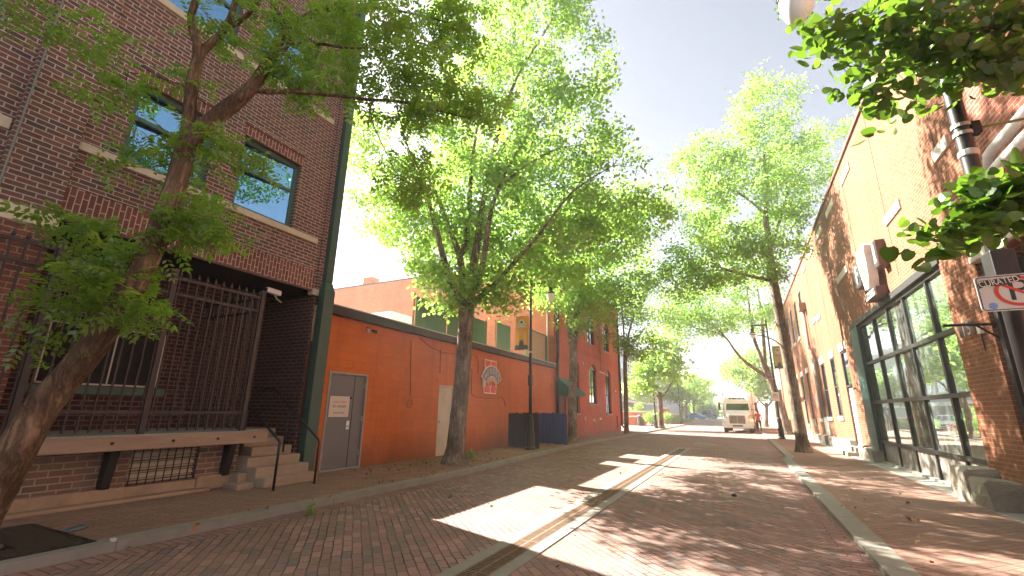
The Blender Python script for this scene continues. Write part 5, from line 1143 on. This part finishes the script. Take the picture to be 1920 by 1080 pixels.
pc = (.235, .150); cir = lambda rr: [(pc[0] + rr * 1.17 * math.cos(a), pc[1] + rr * math.sin(a)) for a in np.linspace(0, 2 * math.pi, 49)[:-1]]
text('P', .235, M_signtext, ns, SO + SU * pc[0] + SV * pc[1] + np.array((0, -.001, 0)), SU, SV, .0006, name='letter', sx=1.15)
MB().ring_plate(cir(.118), cir(.096), SO + (0, -.0022, 0), SU, SV, .0012).build('ring', M_red, ns)
ang = math.radians(-33); dv = np.array((math.cos(ang), math.sin(ang))); nv = np.array((-dv[1], dv[0]))
MB().plate([tuple(np.array(pc) + dv * s * .112 * 1.06 + nv * w) for s, w in ((-1, -.010), (1, -.010), (1, .010), (-1, .010))], SO + (0, -.0026, 0), SU, SV, .001).build('slash', M_red, ns)
st_ = MB()
st_.plate([(.018, .185), (.06, .205), (.12, .198), (.20, .205), (.265, .255), (.262, .27), (.19, .262), (.10, .252), (.035, .250), (.014, .225)], SO + (0, -.0038, 0), SU, SV, .0006)
so_ = st_.build('sticker', M_signtext, ns)
text('CURATED', .068, M_white, so_, SO + SU * .137 + SV * .230 + np.array((0, -.0048, 0)), (.985, 0, .12), (-.15, 0, .98), .0005, sx=.78)
MB().plate([(.072 + .026 * math.cos(a), .043 + .026 * math.sin(a)) for a in np.linspace(0, 6.2, 14)], SO + (0, -.0025, 0), SU, SV, .001).build('sticker', plain('sticker_blue', (.18, .36, .75), .5, 0, .5, 60, .05, .001), ns)
MB().plate([(.365 + .022 * math.cos(a), .058 + .024 * math.sin(a)) for a in np.linspace(0, 6.2, 14)], SO + (0, -.0025, 0), SU, SV, .001).build('sticker', plain('sticker_orange', (.75, .22, .05), .5), ns)
MB().box(1.9, 2.1, 4.705, 4.76, 2.42, 2.45).build('strap', M_steel, ns)
rd = thing('brace_rod', 'thin brass coloured rod clamped from the black pole to the brick wall', 'rod', (2.0, 4.82, 3.93))
MB().tube([(2.06, 4.82, 3.93), (3.95, 4.82, 3.93)], .013, 8).build('rod', M_brass, rd, smooth=True)
for z in (3.89, 3.97): MB().lathe([(.062, z - .016), (.068, z - .016), (.068, z + .016), (.062, z + .016)], (2.0, 4.82, 0), 16).build('band', M_steel, rd)
MB().box(2.05, 2.12, 4.78, 4.86, 3.87, 3.99).build('clamp', M_iron, rd, bevel=.01)

# flower basket
fb_ = thing('flower_basket', 'round hanging basket of pink flowers on a lamp post', 'flower basket', (lp[0] - .55, lp[1], 3.9))
cb = np.array((lp[0] - .6, lp[1], 4.1))
MB().lathe([(.05, -.35), (.25, -.2), (.33, 0)], cb, 12).build('basket', M_brown, fb_); MB().tube([cb + (0, 0, .1), (lp[0], lp[1], 4.7)], .012, 6).build('hanger', M_iron, fb_)
r = np.random.default_rng(9); P = r.normal(size=(260, 3)); P /= np.linalg.norm(P, axis=1)[:, None]; P = cb + P * np.array((.45, .45, .38)) * r.uniform(.7, 1, (260, 1)) + (0, 0, .1)
V, Fc = place_leaves(r, MAPLE, P, (.4, .6)); np_mesh('flowers', V, Fc, leafmat('pink_flowers', [(.45, .16, .34), (.55, .25, .42), (.20, .25, .10)], [(.3, .1, .25), (.4, .2, .3), (.2, .3, .1)], .3, .03), fb_)

# ------------------------------------------------------------------ vehicles
def wheel(parent, x, y, r_, w):
    tr = MB().tube([(x - w / 2, y, r_), (x + w / 2, y, r_)], r_, 20).build('wheel', M_tyre, parent, bevel=.02)
    s = 1 if x > 0 else -1
    MB().tube([(x + s * (w / 2 - .01), y, r_), (x + s * (w / 2 + .012), y, r_)], r_ * .58, 14).build('rim', M_chrome, tr)
def car(label, loc, rz, paint, kind='suv', group=None):
    t = thing('parked_car', label, 'car', loc, group, rz, world=False)
    H = 1.7 if kind == 'suv' else 1.45; L_, W = 4.6, 1.85
    side = [(-2.25, .35), (-2.3, .62), (-2.2, .86), (-1.15, 1.0), (-.55, H - .08), (-.2, H), (1.3, H), (1.95 if kind == 'suv' else 1.3, 1.05 if kind != 'suv' else 1.15), (2.25, .95), (2.28, .4), (2.1, .3), (-2.1, .3)]
    rings = []
    for x, k, dz in ((-.92, .90, 0), (-.92, 1.0, 0), (-.70, 1.0, 0), (.70, 1.0, 0), (.92, 1.0, 0)):
        pass
    mb = MB()
    inner = [(-W / 2, y, z) for y, z in side]
    tum = lambda z: W / 2 - max(0, z - .95) * .32
    mb.loft([[(-tum(z), y, z) for y, z in side], [(-tum(z) + .12, y, z + (.03 if z > .9 else 0)) for y, z in side], [(tum(z) - .12, y, z + (.03 if z > .9 else 0)) for y, z in side], [(tum(z), y, z) for y, z in side]])
    mb.build('body', paint, t, bevel=.03)
    gl = MB(); e = .012
    z0, z1 = 1.04, H - .12; f0 = -1.1; f1 = -.58
    gl.quad((-tum(z0) + .1, f0 - e, z0 + .02), (tum(z0) - .1, f0 - e, z0 + .02), (tum(z1) - .1, f1 - .03 - e, z1), (-tum(z1) + .1, f1 - .03 - e, z1))
    ws = gl.build('windscreen', M_glass, t); ws.location.z += .03; ws.location.y -= .02
    for s in (-1, 1):
        MB().poly([(s * (tum(1.05) + e), -.85, 1.05), (s * (tum(1.05) + e), 1.45, 1.05), (s * (tum(z1) + e), 1.15, z1), (s * (tum(z1) + e), -.42, z1)]).build('side_window', M_glass, t)
        MB().box(s * .78 - .16, s * .78 + .16, -2.31, -2.2, .66, .82).build('headlight', M_globe, t, bevel=.03)
        MB().box(s * (W / 2 + .08) - .09, s * (W / 2 + .08) + .09, -.75, -.62, .98, 1.12).build('mirror', paint, t, bevel=.03)
        for y in (-1.42, 1.38): wheel(t, s * .80, y, .34, .22)
    MB().box(-.5, .5, -2.325, -2.25, .55, .75).build('grille', M_black, t, bevel=.02); MB().box(-.85, .85, -2.33, -2.2, .36, .5).build('bumper', M_black, t, bevel=.03)
    return t
p = onz(1210, 794, .0); car('white sport utility car parked behind the shrubs beyond the brick planter', (p[0], p[1], 0), math.radians(20), M_hood, 'suv')
p = onz(1241, 790, .0); car('white sedan parked behind the trunk of the plaza tree', (-12.6, 80, 0), math.radians(95), plain('silver_white', (.62, .62, .63), .35), 'sedan')
car('bright blue car far down the street', tuple(np.array(at(1307, 783, 120)) * (1, 1, 0)), math.radians(70), plain('blue_paint', (.05, .22, .50), .3), 'sedan')
def dark_truck():
    o = np.array(at(1326, 781, 130)) * (1, 1, 0)
    t = thing('pickup_truck', 'dark truck crossing at the far end of the street', 'truck', tuple(o), None, math.radians(80), world=False)
    MB().loft([[(-.95, y, z) for y, z in ((-3, .5), (-3, 1.2), (-1.6, 1.35), (-1.1, 2.3), (.6, 2.3), (.7, 1.4), (3, 1.4), (3, .5))], [(.95, y, z) for y, z in ((-3, .5), (-3, 1.2), (-1.6, 1.35), (-1.1, 2.3), (.6, 2.3), (.7, 1.4), (3, 1.4), (3, .5))]]).build('body', plain('dark_paint', (.03, .035, .05), .4), t, bevel=.04)
    for s in (-1, 1):
        MB().box(s * .955 - .01, s * .955 + .01, -1.0, .5, 1.5, 2.15).build('side_window', M_glass, t)
        for y in (-1.9, 1.9): wheel(t, s * .85, y, .45, .28)
dark_truck()

# white highway truck coming towards the camera
TL = onz(1385, 812, 0); TX, TY = -.36, 42.6
tk = thing('white_truck', 'white long nosed highway truck facing down the brick street', 'truck', (TX, TY, 0), None, math.radians(-3), world=False)
def rr(x, y, z0, z1, c=.15, top=None):
    return [(-x, y, z0), (x, y, z0), (x, y, z1 - c), (x - c, y, z1), (-x + c, y, z1), (-x, y, z1 - c)]
MB().loft([rr(.72, .22, .62, 1.34, .12), rr(.80, .5, .62, 1.45, .14), rr(.92, 1.5, .7, 1.66, .2), rr(.98, 1.95, .7, 1.74, .2)]).build('hood', M_hood, tk, bevel=.05, smooth=False)
for s in (-1, 1):
    MB().loft([[(s * x, y, z) for x, z in ((.66, .55), (1.17, .55), (1.17, zt - .1), (1.08, zt), (.66, zt))] for y, zt in ((.28, .92), (.5, 1.08), (1.0, 1.16), (1.55, 1.02), (1.75, .7))]).build('fender', M_hood, tk, bevel=.04)
    hl = MB().box(s * .98 - .15, s * .98 + .15, .20, .32, .74, .95).build('headlight', M_globe, tk, bevel=.03)
    MB().box(s * 1.08 - .07, s * 1.08 + .07, .21, .30, .98, 1.05).build('turn_signal', emit('amber_light', (1.0, .42, .05), 1.6) if s > 0 else plain('amber', (.6, .3, .08), .4), tk, bevel=.02)
    mr = MB().box(s * 1.42 - .09, s * 1.42 + .09, 1.95, 2.06, 1.75, 2.45).build('mirror', M_brown, tk, bevel=.03)
    MB().tube([(s * 1.05, 2.05, 2.3), (s * 1.40, 2.0, 2.35)], .02, 6).build('bracket', M_iron, mr); MB().tube([(s * 1.05, 2.05, 1.85), (s * 1.40, 2.0, 1.85)], .02, 6).build('bracket', M_iron, mr)
    for y, xw in ((1.0, .95), (4.6, .95), (5.9, .95)): wheel(tk, s * xw, y, .48, .30)
    MB().box(s * 1.065 - .006, s * 1.065 + .006, 2.25, 3.0, 1.72, 2.25).build('side_window', M_glass, tk)
MB().loft([rr(1.02, 1.85, .75, 1.72, .08), rr(1.06, 1.95, .72, 1.8, .08), rr(1.0, 2.2, .72, 2.48, .12), rr(1.06, 2.5, .72, 2.55, .1), rr(1.06, 3.3, .72, 2.55, .1)]).build('cab', M_hood, tk, bevel=.04)
MB().loft([[(-.90, 1.935, 1.80), (.90, 1.935, 1.80), (.90, 1.95, 1.80), (-.90, 1.95, 1.80)], [(-.84, 2.175, 2.40), (.84, 2.175, 2.40), (.84, 2.19, 2.40), (-.84, 2.19, 2.40)]]).build('windscreen', glassmat('truck_windscreen', (.7, .8, .8), .06, (.03, .05, .045), .03, 0, .02), tk)
MB().loft([rr(1.0, 2.22, 2.46, 2.62, .06), rr(1.08, 2.5, 2.46, 3.0, .2), rr(1.18, 3.4, .8, 3.2, .2), rr(1.2, 5.4, .8, 3.2, .2)]).build('roof_fairing', M_hood, tk, bevel=.04)
mk = MB().box(-.62, .62, 2.30, 2.46, 2.70, 2.84).build('marker_bar', M_black, tk, bevel=.03)
for k in range(3): MB().box(-.45 + k * .4, -.35 + k * .4, 2.285, 2.30, 2.74, 2.79).build('marker_lamp', M_globe, mk)
g_ = MB().box(-.60, .60, .14, .24, .66, 1.38).build('grille', M_chrome, tk, bevel=.05)
sl = MB()
for k in range(13): sl.box(-.545 + k * .086, -.50 + k * .086, .125, .145, .72, 1.32)
sl.build('slats', plain('grille_dark', (.16, .13, .11), .5, .3), g_); MB().box(-.03, .03, .12, .15, .7, 1.36).build('ornament', M_chrome, g_)
for s in (-1, 1):
    MB().tube([(s * .80, .30, .80), (s * .84, .6, 1.22), (s * .95, 1.2, 1.40), (s * 1.0, 1.85, 1.38)], .018, 5).build('seam', MATS['grille_dark'], tk)
    MB().box(s * 1.075 - .01, s * 1.075 + .01, 1.86, 1.90, .8, 1.72).build('seam', MATS['grille_dark'], tk)
    MB().tube([(s * 1.14, 3.1, .8), (s * 1.14, 3.1, 3.35)], .07, 8).build('exhaust', M_chrome, tk)
MB().box(-.95, .95, 1.92, 1.96, 1.715, 1.775).build('cowl', M_black, tk)
bp = MB().loft([[(x, y, z) for x, y, z in ((-1.16, .45, .36), (-.95, .06, .36), (.95, .06, .36), (1.16, .45, .36), (1.16, .6, .36), (-1.16, .6, .36))], [(x, y, z) for x, y, z in ((-1.16, .45, .72), (-.95, .06, .72), (.95, .06, .72), (1.16, .45, .72), (1.16, .6, .72), (-1.16, .6, .72))]]).build('bumper', M_hood, tk, bevel=.04)
MB().box(-.38, .38, .045, .07, .50, .60).build('slot', M_black, bp)
MB().box(-.9, .9, .7, 6.5, .45, .75).build('chassis', M_black, tk)
MB().box(-1.22, 1.22, 6.6, 15.5, .95, 3.4).build('trailer', plain('trailer_white', (.70, .66, .60), .5), tk, bevel=.05)
for s in (-1, 1):
    for y in (12.5, 13.8): wheel(tk, s * 1.0, y, .48, .35)

# ------------------------------------------------------------------ person by the truck
def person(label, base, rz):
    t = thing('person', label, 'person', base, None, rz, world=False)
    J = {'pel': (0, 0, .95), 'sp': (0, .01, 1.15), 'ch': (0, 0, 1.35), 'nk': (0, 0, 1.48), 'hd0': (0, -.01, 1.58), 'hd1': (0, -.02, 1.70),
         'lh': (-.10, 0, .90), 'lk': (-.11, -.03, .50), 'la': (-.12, .02, .09), 'lt': (-.13, -.14, .04), 'rh': (.10, 0, .90), 'rk': (.12, -.05, .50), 'ra': (.13, .03, .09), 'rt': (.14, -.13, .04),
         'ls': (-.19, 0, 1.42), 'le': (-.26, .02, 1.14), 'lw': (-.20, -.18, 1.02), 'lf': (-.17, -.26, 1.02), 'rs': (.19, 0, 1.42), 're': (.27, .03, 1.14), 'rw': (.24, -.08, .90), 'rf': (.24, -.11, .82)}
    E = [('pel', 'sp'), ('sp', 'ch'), ('ch', 'nk'), ('nk', 'hd0'), ('hd0', 'hd1'), ('pel', 'lh'), ('lh', 'lk'), ('lk', 'la'), ('la', 'lt'), ('pel', 'rh'), ('rh', 'rk'), ('rk', 'ra'), ('ra', 'rt'), ('ch', 'ls'), ('ls', 'le'), ('le', 'lw'), ('lw', 'lf'), ('ch', 'rs'), ('rs', 're'), ('re', 'rw'), ('rw', 'rf')]
    R = dict(pel=.14, sp=.125, ch=.145, nk=.055, hd0=.085, hd1=.085, lh=.10, lk=.065, la=.045, lt=.04, rh=.10, rk=.065, ra=.045, rt=.04, ls=.065, le=.048, lw=.033, lf=.035, rs=.065, re=.048, rw=.033, rf=.035)
    ks = list(J); ix = {k: i for i, k in enumerate(ks)}
    me = bpy.data.meshes.new('body'); me.from_pydata([J[k] for k in ks], [(ix[a], ix[b]) for a, b in E], []); o = bpy.data.objects.new('body', me); COL.objects.link(o)
    o.modifiers.new('s', 'SKIN'); o.modifiers.new('d', 'SUBSURF').levels = 1
    for i, k in enumerate(ks): me.skin_vertices[0].data[i].radius = (R[k], R[k]); me.skin_vertices[0].data[i].use_root = (k == 'pel')
    dg = bpy.context.evaluated_depsgraph_get(); dg.update(); m2 = bpy.data.meshes.new_from_object(o.evaluated_get(dg)); bpy.data.objects.remove(o); m2.name = 'body'
    ms = [plain('skin', (.42, .24, .17), .6), plain('orange_vest', (.62, .15, .06), .8), plain('dark_trousers', (.02, .022, .03), .8), plain('dark_shoes', (.015, .014, .013), .7)]
    b = link_mesh('body', m2, ms, t)
    for pq in m2.polygons:
        z = pq.center.z; x = abs(pq.center.x)
        pq.material_index = 0 if (z > 1.47 or (x > .17 and z < 1.22 and z > .75)) else (1 if z > .92 else (2 if z > .10 else 3)); pq.use_smooth = True
    MB().loft([[(.1 * math.cos(a), -.015 + .11 * math.sin(a), 1.66) for a in np.linspace(0, 6.283, 13)[:-1]], [(.09 * math.cos(a), -.005 + .10 * math.sin(a), 1.75) for a in np.linspace(0, 6.283, 13)[:-1]], [(.03 * math.cos(a), .03 * math.sin(a), 1.80) for a in np.linspace(0, 6.283, 13)[:-1]]]).build('hair', M_black, b, smooth=True)
    MB().loft([[(.02, -.105, 1.61), (-.02, -.105, 1.61), (0, -.10, 1.66)], [(.006, -.135, 1.61), (-.006, -.135, 1.61), (0, -.115, 1.64)]]).build('nose', ms[0], b)
    for s in (-1, 1): MB().lathe([(.001, -.012), (.012, 0), (.001, .012)], (s * .035, -.098, 1.665), 8).build('eye', M_black, b)
pp_ = at(1413, 799, 42.5); person('person in an orange top and dark trousers standing beside the white truck', (1.28, 46.0, .05), math.radians(10))

# ------------------------------------------------------------------ plaza furniture
def planter(label, x0, x1, y0, y1, h, pil=True):
    t = thing('brick_planter', label, 'planter', (x0, y0, .1), 'brick planter walls of the plaza')
    MB().box(x0, x1, y0, y1, .05, h).build('wall', M_rside, t); MB().box(x0 - .06, x1 + .06, y0 - .06, y1 + .06, h, h + .14).build('cap', M_wstone, t, bevel=.015)
    if pil:
        p_ = MB().box(x0 - .1, x0 + .75, y0 - .1, y0 + .65, .05, h + .8).build('pillar', M_rside, t); MB().box(x0 - .16, x0 + .81, y0 - .16, y0 + .71, h + .8, h + .93).build('pillar_cap', M_wstone, p_, bevel=.015)
planter('low brick planter wall with white cap next to the trash bin', -11.4, -9.75, 52.6, 54.4, .95, False)
planter('brick planter wall with a square pillar behind the trash bin', -13.6, -10.2, 55.2, 56.0, 1.5)
planter('brick planter wall with a pillar beyond the plaza tree', -9.6, -7.6, 66, 66.8, 1.25)
bn = thing('trash_bin', 'dark round trash bin beside the brick planter', 'bin', (-9.7, 52, .1))
MB().lathe([(.33, .1), (.38, .3), (.40, 1.0), (.43, 1.02), (.43, 1.1), (.3, 1.22), (.1, 1.26)], (-9.85, 51.7, 0), 16).build('body', plain('bin_brown_grey', (.06, .05, .045), .7), bn); MB().lathe([(.22, 1.262), (.2, 1.30), (.05, 1.32)], (-9.85, 51.7, 0), 12).build('lid', M_black, bn)
def shrub(label, c, rx, ry, rz_, seed, n=240):
    t = thing('shrub', label, 'shrub', (c[0], c[1], c[2]), 'shrubs of the plaza'); r = np.random.default_rng(seed); P = r.normal(size=(n, 3)); P /= np.linalg.norm(P, axis=1)[:, None]; P *= r.uniform(.55, 1, (n, 1)); P = np.array(c) + P * (rx, ry, rz_) + (0, 0, rz_ * .9); P[:, 2] = np.maximum(P[:, 2], .2)
    V, Fc = place_leaves(r, MAPLE, P, (.7, 1.1)); np_mesh('foliage', V, Fc, L_maple, t)
    sm = MB()
    for k in range(5): sm.tube([(c[0], c[1], .05), (c[0] + rx * .5 * math.cos(k * 1.3), c[1] + ry * .5 * math.sin(k * 1.3), c[2] + rz_)], [.03, .012], 5)
    sm.build('stems', M_bark2, t)
for i, (lb, u, v, d, ru, rv) in enumerate((('rounded green shrub in front of the parked white car', 1222, 782, 49.0, 17, 9), ('green shrub right of the plaza tree trunk', 1250, 783, 56, 10, 9), ('small far shrub beside the rounded maple', 1270, 786, 62, 7, 6), ('pale leafy shrub behind the brick planter', 1198, 766, 60, 8, 10), ('low far shrub at the foot of the far maples', 1290, 790, 75, 7, 3))):
    c, rad = px_ell(u, v, d, ru, rv, 1.0); shrub(lb, (c[0], c[1], max(.05, c[2] - rad[2] * .9)), rad[0], 1.0, rad[2], 70 + i)
hy = onz(1244, 800, .1); h_ = thing('hydrant', 'small red topped white hydrant by the plaza tree', 'hydrant', (hy[0], hy[1], .1), world=False)
MB().lathe([(.16, 0), (.16, .06), (.11, .08), (.11, .5), (.14, .52), (.14, .56)], n=14).build('barrel', M_white, h_); MB().lathe([(.13, .56), (.13, .66), (.10, .76), (.04, .82), (.03, .88)], n=14).build('bonnet', M_red, h_); 
for s in (-1, 1): MB().tube([(s * .1, 0, .45), (s * .19, 0, .45)], .05, 10).build('nozzle', M_red, h_)

# ------------------------------------------------------------------ small things on the ground
tg = thing('tree_grate', 'dark slotted square iron grate around the leaning tree at the left', 'tree grate', (-7, 1.9, .1))
gm = MB(); x0, x1, y0, y1 = -7.72, -6.28, 1.3, 2.74
for a in np.arange(x0, x1 - .02, .062): 
    for c_, d_ in ((y0, y1),):
        if abs(a - (-6.95)) < .30: gm.box(a, a + .026, y0, 1.72, .098, .108); gm.box(a, a + .026, 2.3, y1, .098, .108)
        else: gm.box(a, a + .026, y0, y1, .098, .108)
for y in np.linspace(y0, y1 - .04, 7): gm.box(x0, -7.25, y, y + .035, .098, .107); gm.box(-6.65, x1, y, y + .035, .098, .107)
gm.build('bars', plain('dark_cast_iron', (.07, .055, .045), .6, .4, .3, 10, .3, .003), tg)
fm = MB().ring_plate([(x0 - .05, y0 - .05), (x1 + .05, y0 - .05), (x1 + .05, y1 + .05), (x0 - .05, y1 + .05)], [(x0, y0), (x1, y0), (x1, y1), (x0, y1)], (0, 0, .098), (1, 0, 0), (0, 1, 0), .013).build('frame', M_iron, tg)
MB().box(x0, x1, y0, y1, .0965, .0985).build('pit', plain('pit_black', (.012, .01, .008), .95, 0, .3, 8, .5, .02), tg)  # flat black sheet just under the bars, its colour stands for pit shade
MB().lathe([(.30, .099), (.26, .112), (.1, .118), (.01, .12)], (-6.95, 2.0, 0), 20).build('mulch', plain('bark_mulch', (.24, .16, .10), .95, 0, .45, 25, .9, .03), tg)
ld = onz(142, 993, .1); o = thing('metal_lid', 'flat blue grey metal lid lying on the left pavement', 'lid', (ld[0], ld[1], .1), world=False, rz=.5)
MB().lathe([(.13, 0), (.15, .008), (.15, .02), (.12, .03), (.02, .034)], n=20).build('lid', plain('blue_grey_metal', (.20, .25, .31), .35, .6, .2, 10, .1, .002), o)
for v_ in o.children[0].data.vertices: v_.co.x *= .5
o = thing('wrapper', 'crumpled pale paper scrap on the kerb edge of the left pavement', 'litter', tuple(onz(212, 1015, .1)), world=False)
rr_ = random.Random(4); MB().loft([[(.05 * math.cos(a) * rr_.uniform(.6, 1.2), .03 * math.sin(a) * rr_.uniform(.6, 1.3), z) for a in np.linspace(0, 6.28, 9)[:-1]] for z in (.0, .015, .025)]).build('paper', M_wstone, o)
o = thing('bottle_cap', 'small black lump lying on the sunlit brick road', 'debris', tuple(onz(1377, 931, 0)), world=False)
MB().loft([[(s * .05 * math.cos(a) * rr_.uniform(.7, 1.2), s * .035 * math.sin(a) * rr_.uniform(.7, 1.2), z) for a in np.linspace(0, 6.28, 10)[:-1]] for z, s in ((.0, 1), (.03, .9), (.05, .4))]).build('lump', M_black, o)
o = thing('drain_cover', 'pale rectangular iron cover in the road beyond the trench drain', 'cover', tuple(onz(1322, 833, 0.002)), world=False)
MB().box(-.55, .55, -.28, .28, .0, .008).build('plate', M_conc, o, bevel=.003); MB().box(-.5, .5, -.02, .02, .008, .011).build('rib', M_steel, o)
# fallen leaves
r = np.random.default_rng(12); P = []
for c, s, n in (((-7.1, 10.7), (.8, 1.0), 330), ((-6.9, 13), (.9, 2.5), 120), ((-7.2, 21.5), (.7, 1.5), 160), ((-6.5, 8), (1.2, 2), 60), ((-3, 8), (3, 5), 40), ((2.4, 10), (.8, 4), 40), ((-6.1, 6), (.15, 5), 40), ((-8.2, 14), (.2, 3), 80)):
    q = r.normal(size=(n, 2)) * s + c; P.append(q)
P = np.concatenate(P); z = np.array([.108 if (x < xl(y) - .02) else (.062 if x > xr(y) else .012) for x, y in P]); P = P[(z > 0) & (P[:, 0] > -8.5) & (P[:, 0] < 3.3)]; z = np.array([.108 if (x < xl(y) - .02) else (.062 if x > xr(y) else .012) for x, y in P])
one = maple_templates(r, 6, 1, .0, .075, .055); one = ([t_ for t_ in one[0]], one[1])
V, Fc = place_leaves(r, one, np.column_stack((P, z)), (.5, 1.0), up=4.0)
lo = np_mesh('fallen_leaves', V, Fc, leafmat('dry_leaves', [(.30, .21, .07), (.22, .12, .05), (.34, .26, .10), (.16, .17, .05)], [(.2, .15, .05)] * 4, .1, .03)); tag(lo, kind='stuff')
def leaf_thing(nm, label, u, v, zb, s, m, n=1, sd=1):
    b = onz(u, v, zb); o = thing(nm, label, 'leaf' if n == 1 else 'weed', tuple(b)); r = np.random.default_rng(sd)
    V, Fc = place_leaves(r, maple_templates(r, 6, 5 if n > 1 else 2, .04 if n > 1 else .01, .11, .08), b + r.normal(size=(n, 3)) * (.07, .07, .03) * (n > 1) + (0, 0, .02 + .04 * (n > 1)), (s, s * 1.2), up=2.0); np_mesh('blade', V, Fc, m, o)
leaf_thing('dry_leaf', 'curled orange brown leaf on the left kerb', 362, 990, .105, .7, leafmat('orange_leaf', [(.45, .14, .03), (.4, .12, .03)], [(.3, .1, .02)] * 2, .1, .03))
leaf_thing('fallen_sprig', 'green fallen leaf sprig on the shaded brick road', 590, 963, .01, .8, L_pin, 3, 5)
leaf_thing('weed', 'small bright green weed at the foot of the big maple', 878, 857, .1, 1.1, L_maple2, 14, 6)
# ------------------------------------------------------------------ light
SUN = Vector((-1.147, .42, 1.0)).normalized()
el = math.asin(SUN.z); az = math.atan2(SUN.x, SUN.y)
w = bpy.data.worlds.new("World"); SC.world = w; w.use_nodes = True; nt = w.node_tree; nt.nodes.clear()
sky = nt.nodes.new('ShaderNodeTexSky'); sky.sky_type = 'NISHITA'; sky.sun_disc = False; sky.sun_elevation = el; sky.sun_rotation = az
sky.altitude = 0; sky.air_density = .8; sky.dust_density = 1.6; sky.ozone_density = 1.0
bg = nt.nodes.new('ShaderNodeBackground'); bg.inputs[1].default_value = .05; wo = nt.nodes.new('ShaderNodeOutputWorld')
hs_ = nt.nodes.new('ShaderNodeHueSaturation'); hs_.inputs['Saturation'].default_value = .45; hs_.inputs['Value'].default_value = .72; nt.links.new(sky.outputs[0], hs_.inputs['Color']); nt.links.new(hs_.outputs[0], bg.inputs[0]); nt.links.new(bg.outputs[0], wo.inputs[0])
sl_ = bpy.data.lights.new('sun', 'SUN'); sl_.energy = 5.0; sl_.angle = math.radians(.55); sl_.color = (1.0, .93, .82)
so2 = bpy.data.objects.new('sun', sl_); COL.objects.link(so2); so2.rotation_euler = (-SUN).to_track_quat('-Z', 'Y').to_euler(); so2.location = (-20, 10, 30)
SC.view_settings.view_transform = 'Standard'; SC.view_settings.look = 'None'; SC.view_settings.gamma = 1.0; SC.view_settings.exposure = 2.84
HAZE = .0016
if HAZE:
    g = G('haze_air'); vol = g.n('VolumePrincipled', {'Color': (.95, .97, 1.0, 1), 'Density': HAZE, 'Anisotropy': .3})
    g.t.links.new(vol.outputs[0], g.out.inputs['Volume']); hz = MB().box(-140, 140, -60, 430, -1.1, 24).build('haze', g.m); tag(hz, kind='stuff')
SC.cycles.volume_bounces = 1
SC.cycles.use_denoising = True
SC.cycles.max_bounces = 8; SC.cycles.diffuse_bounces = 4; SC.cycles.transparent_max_bounces = 8; SC.cycles.sample_clamp_indirect = 6.0
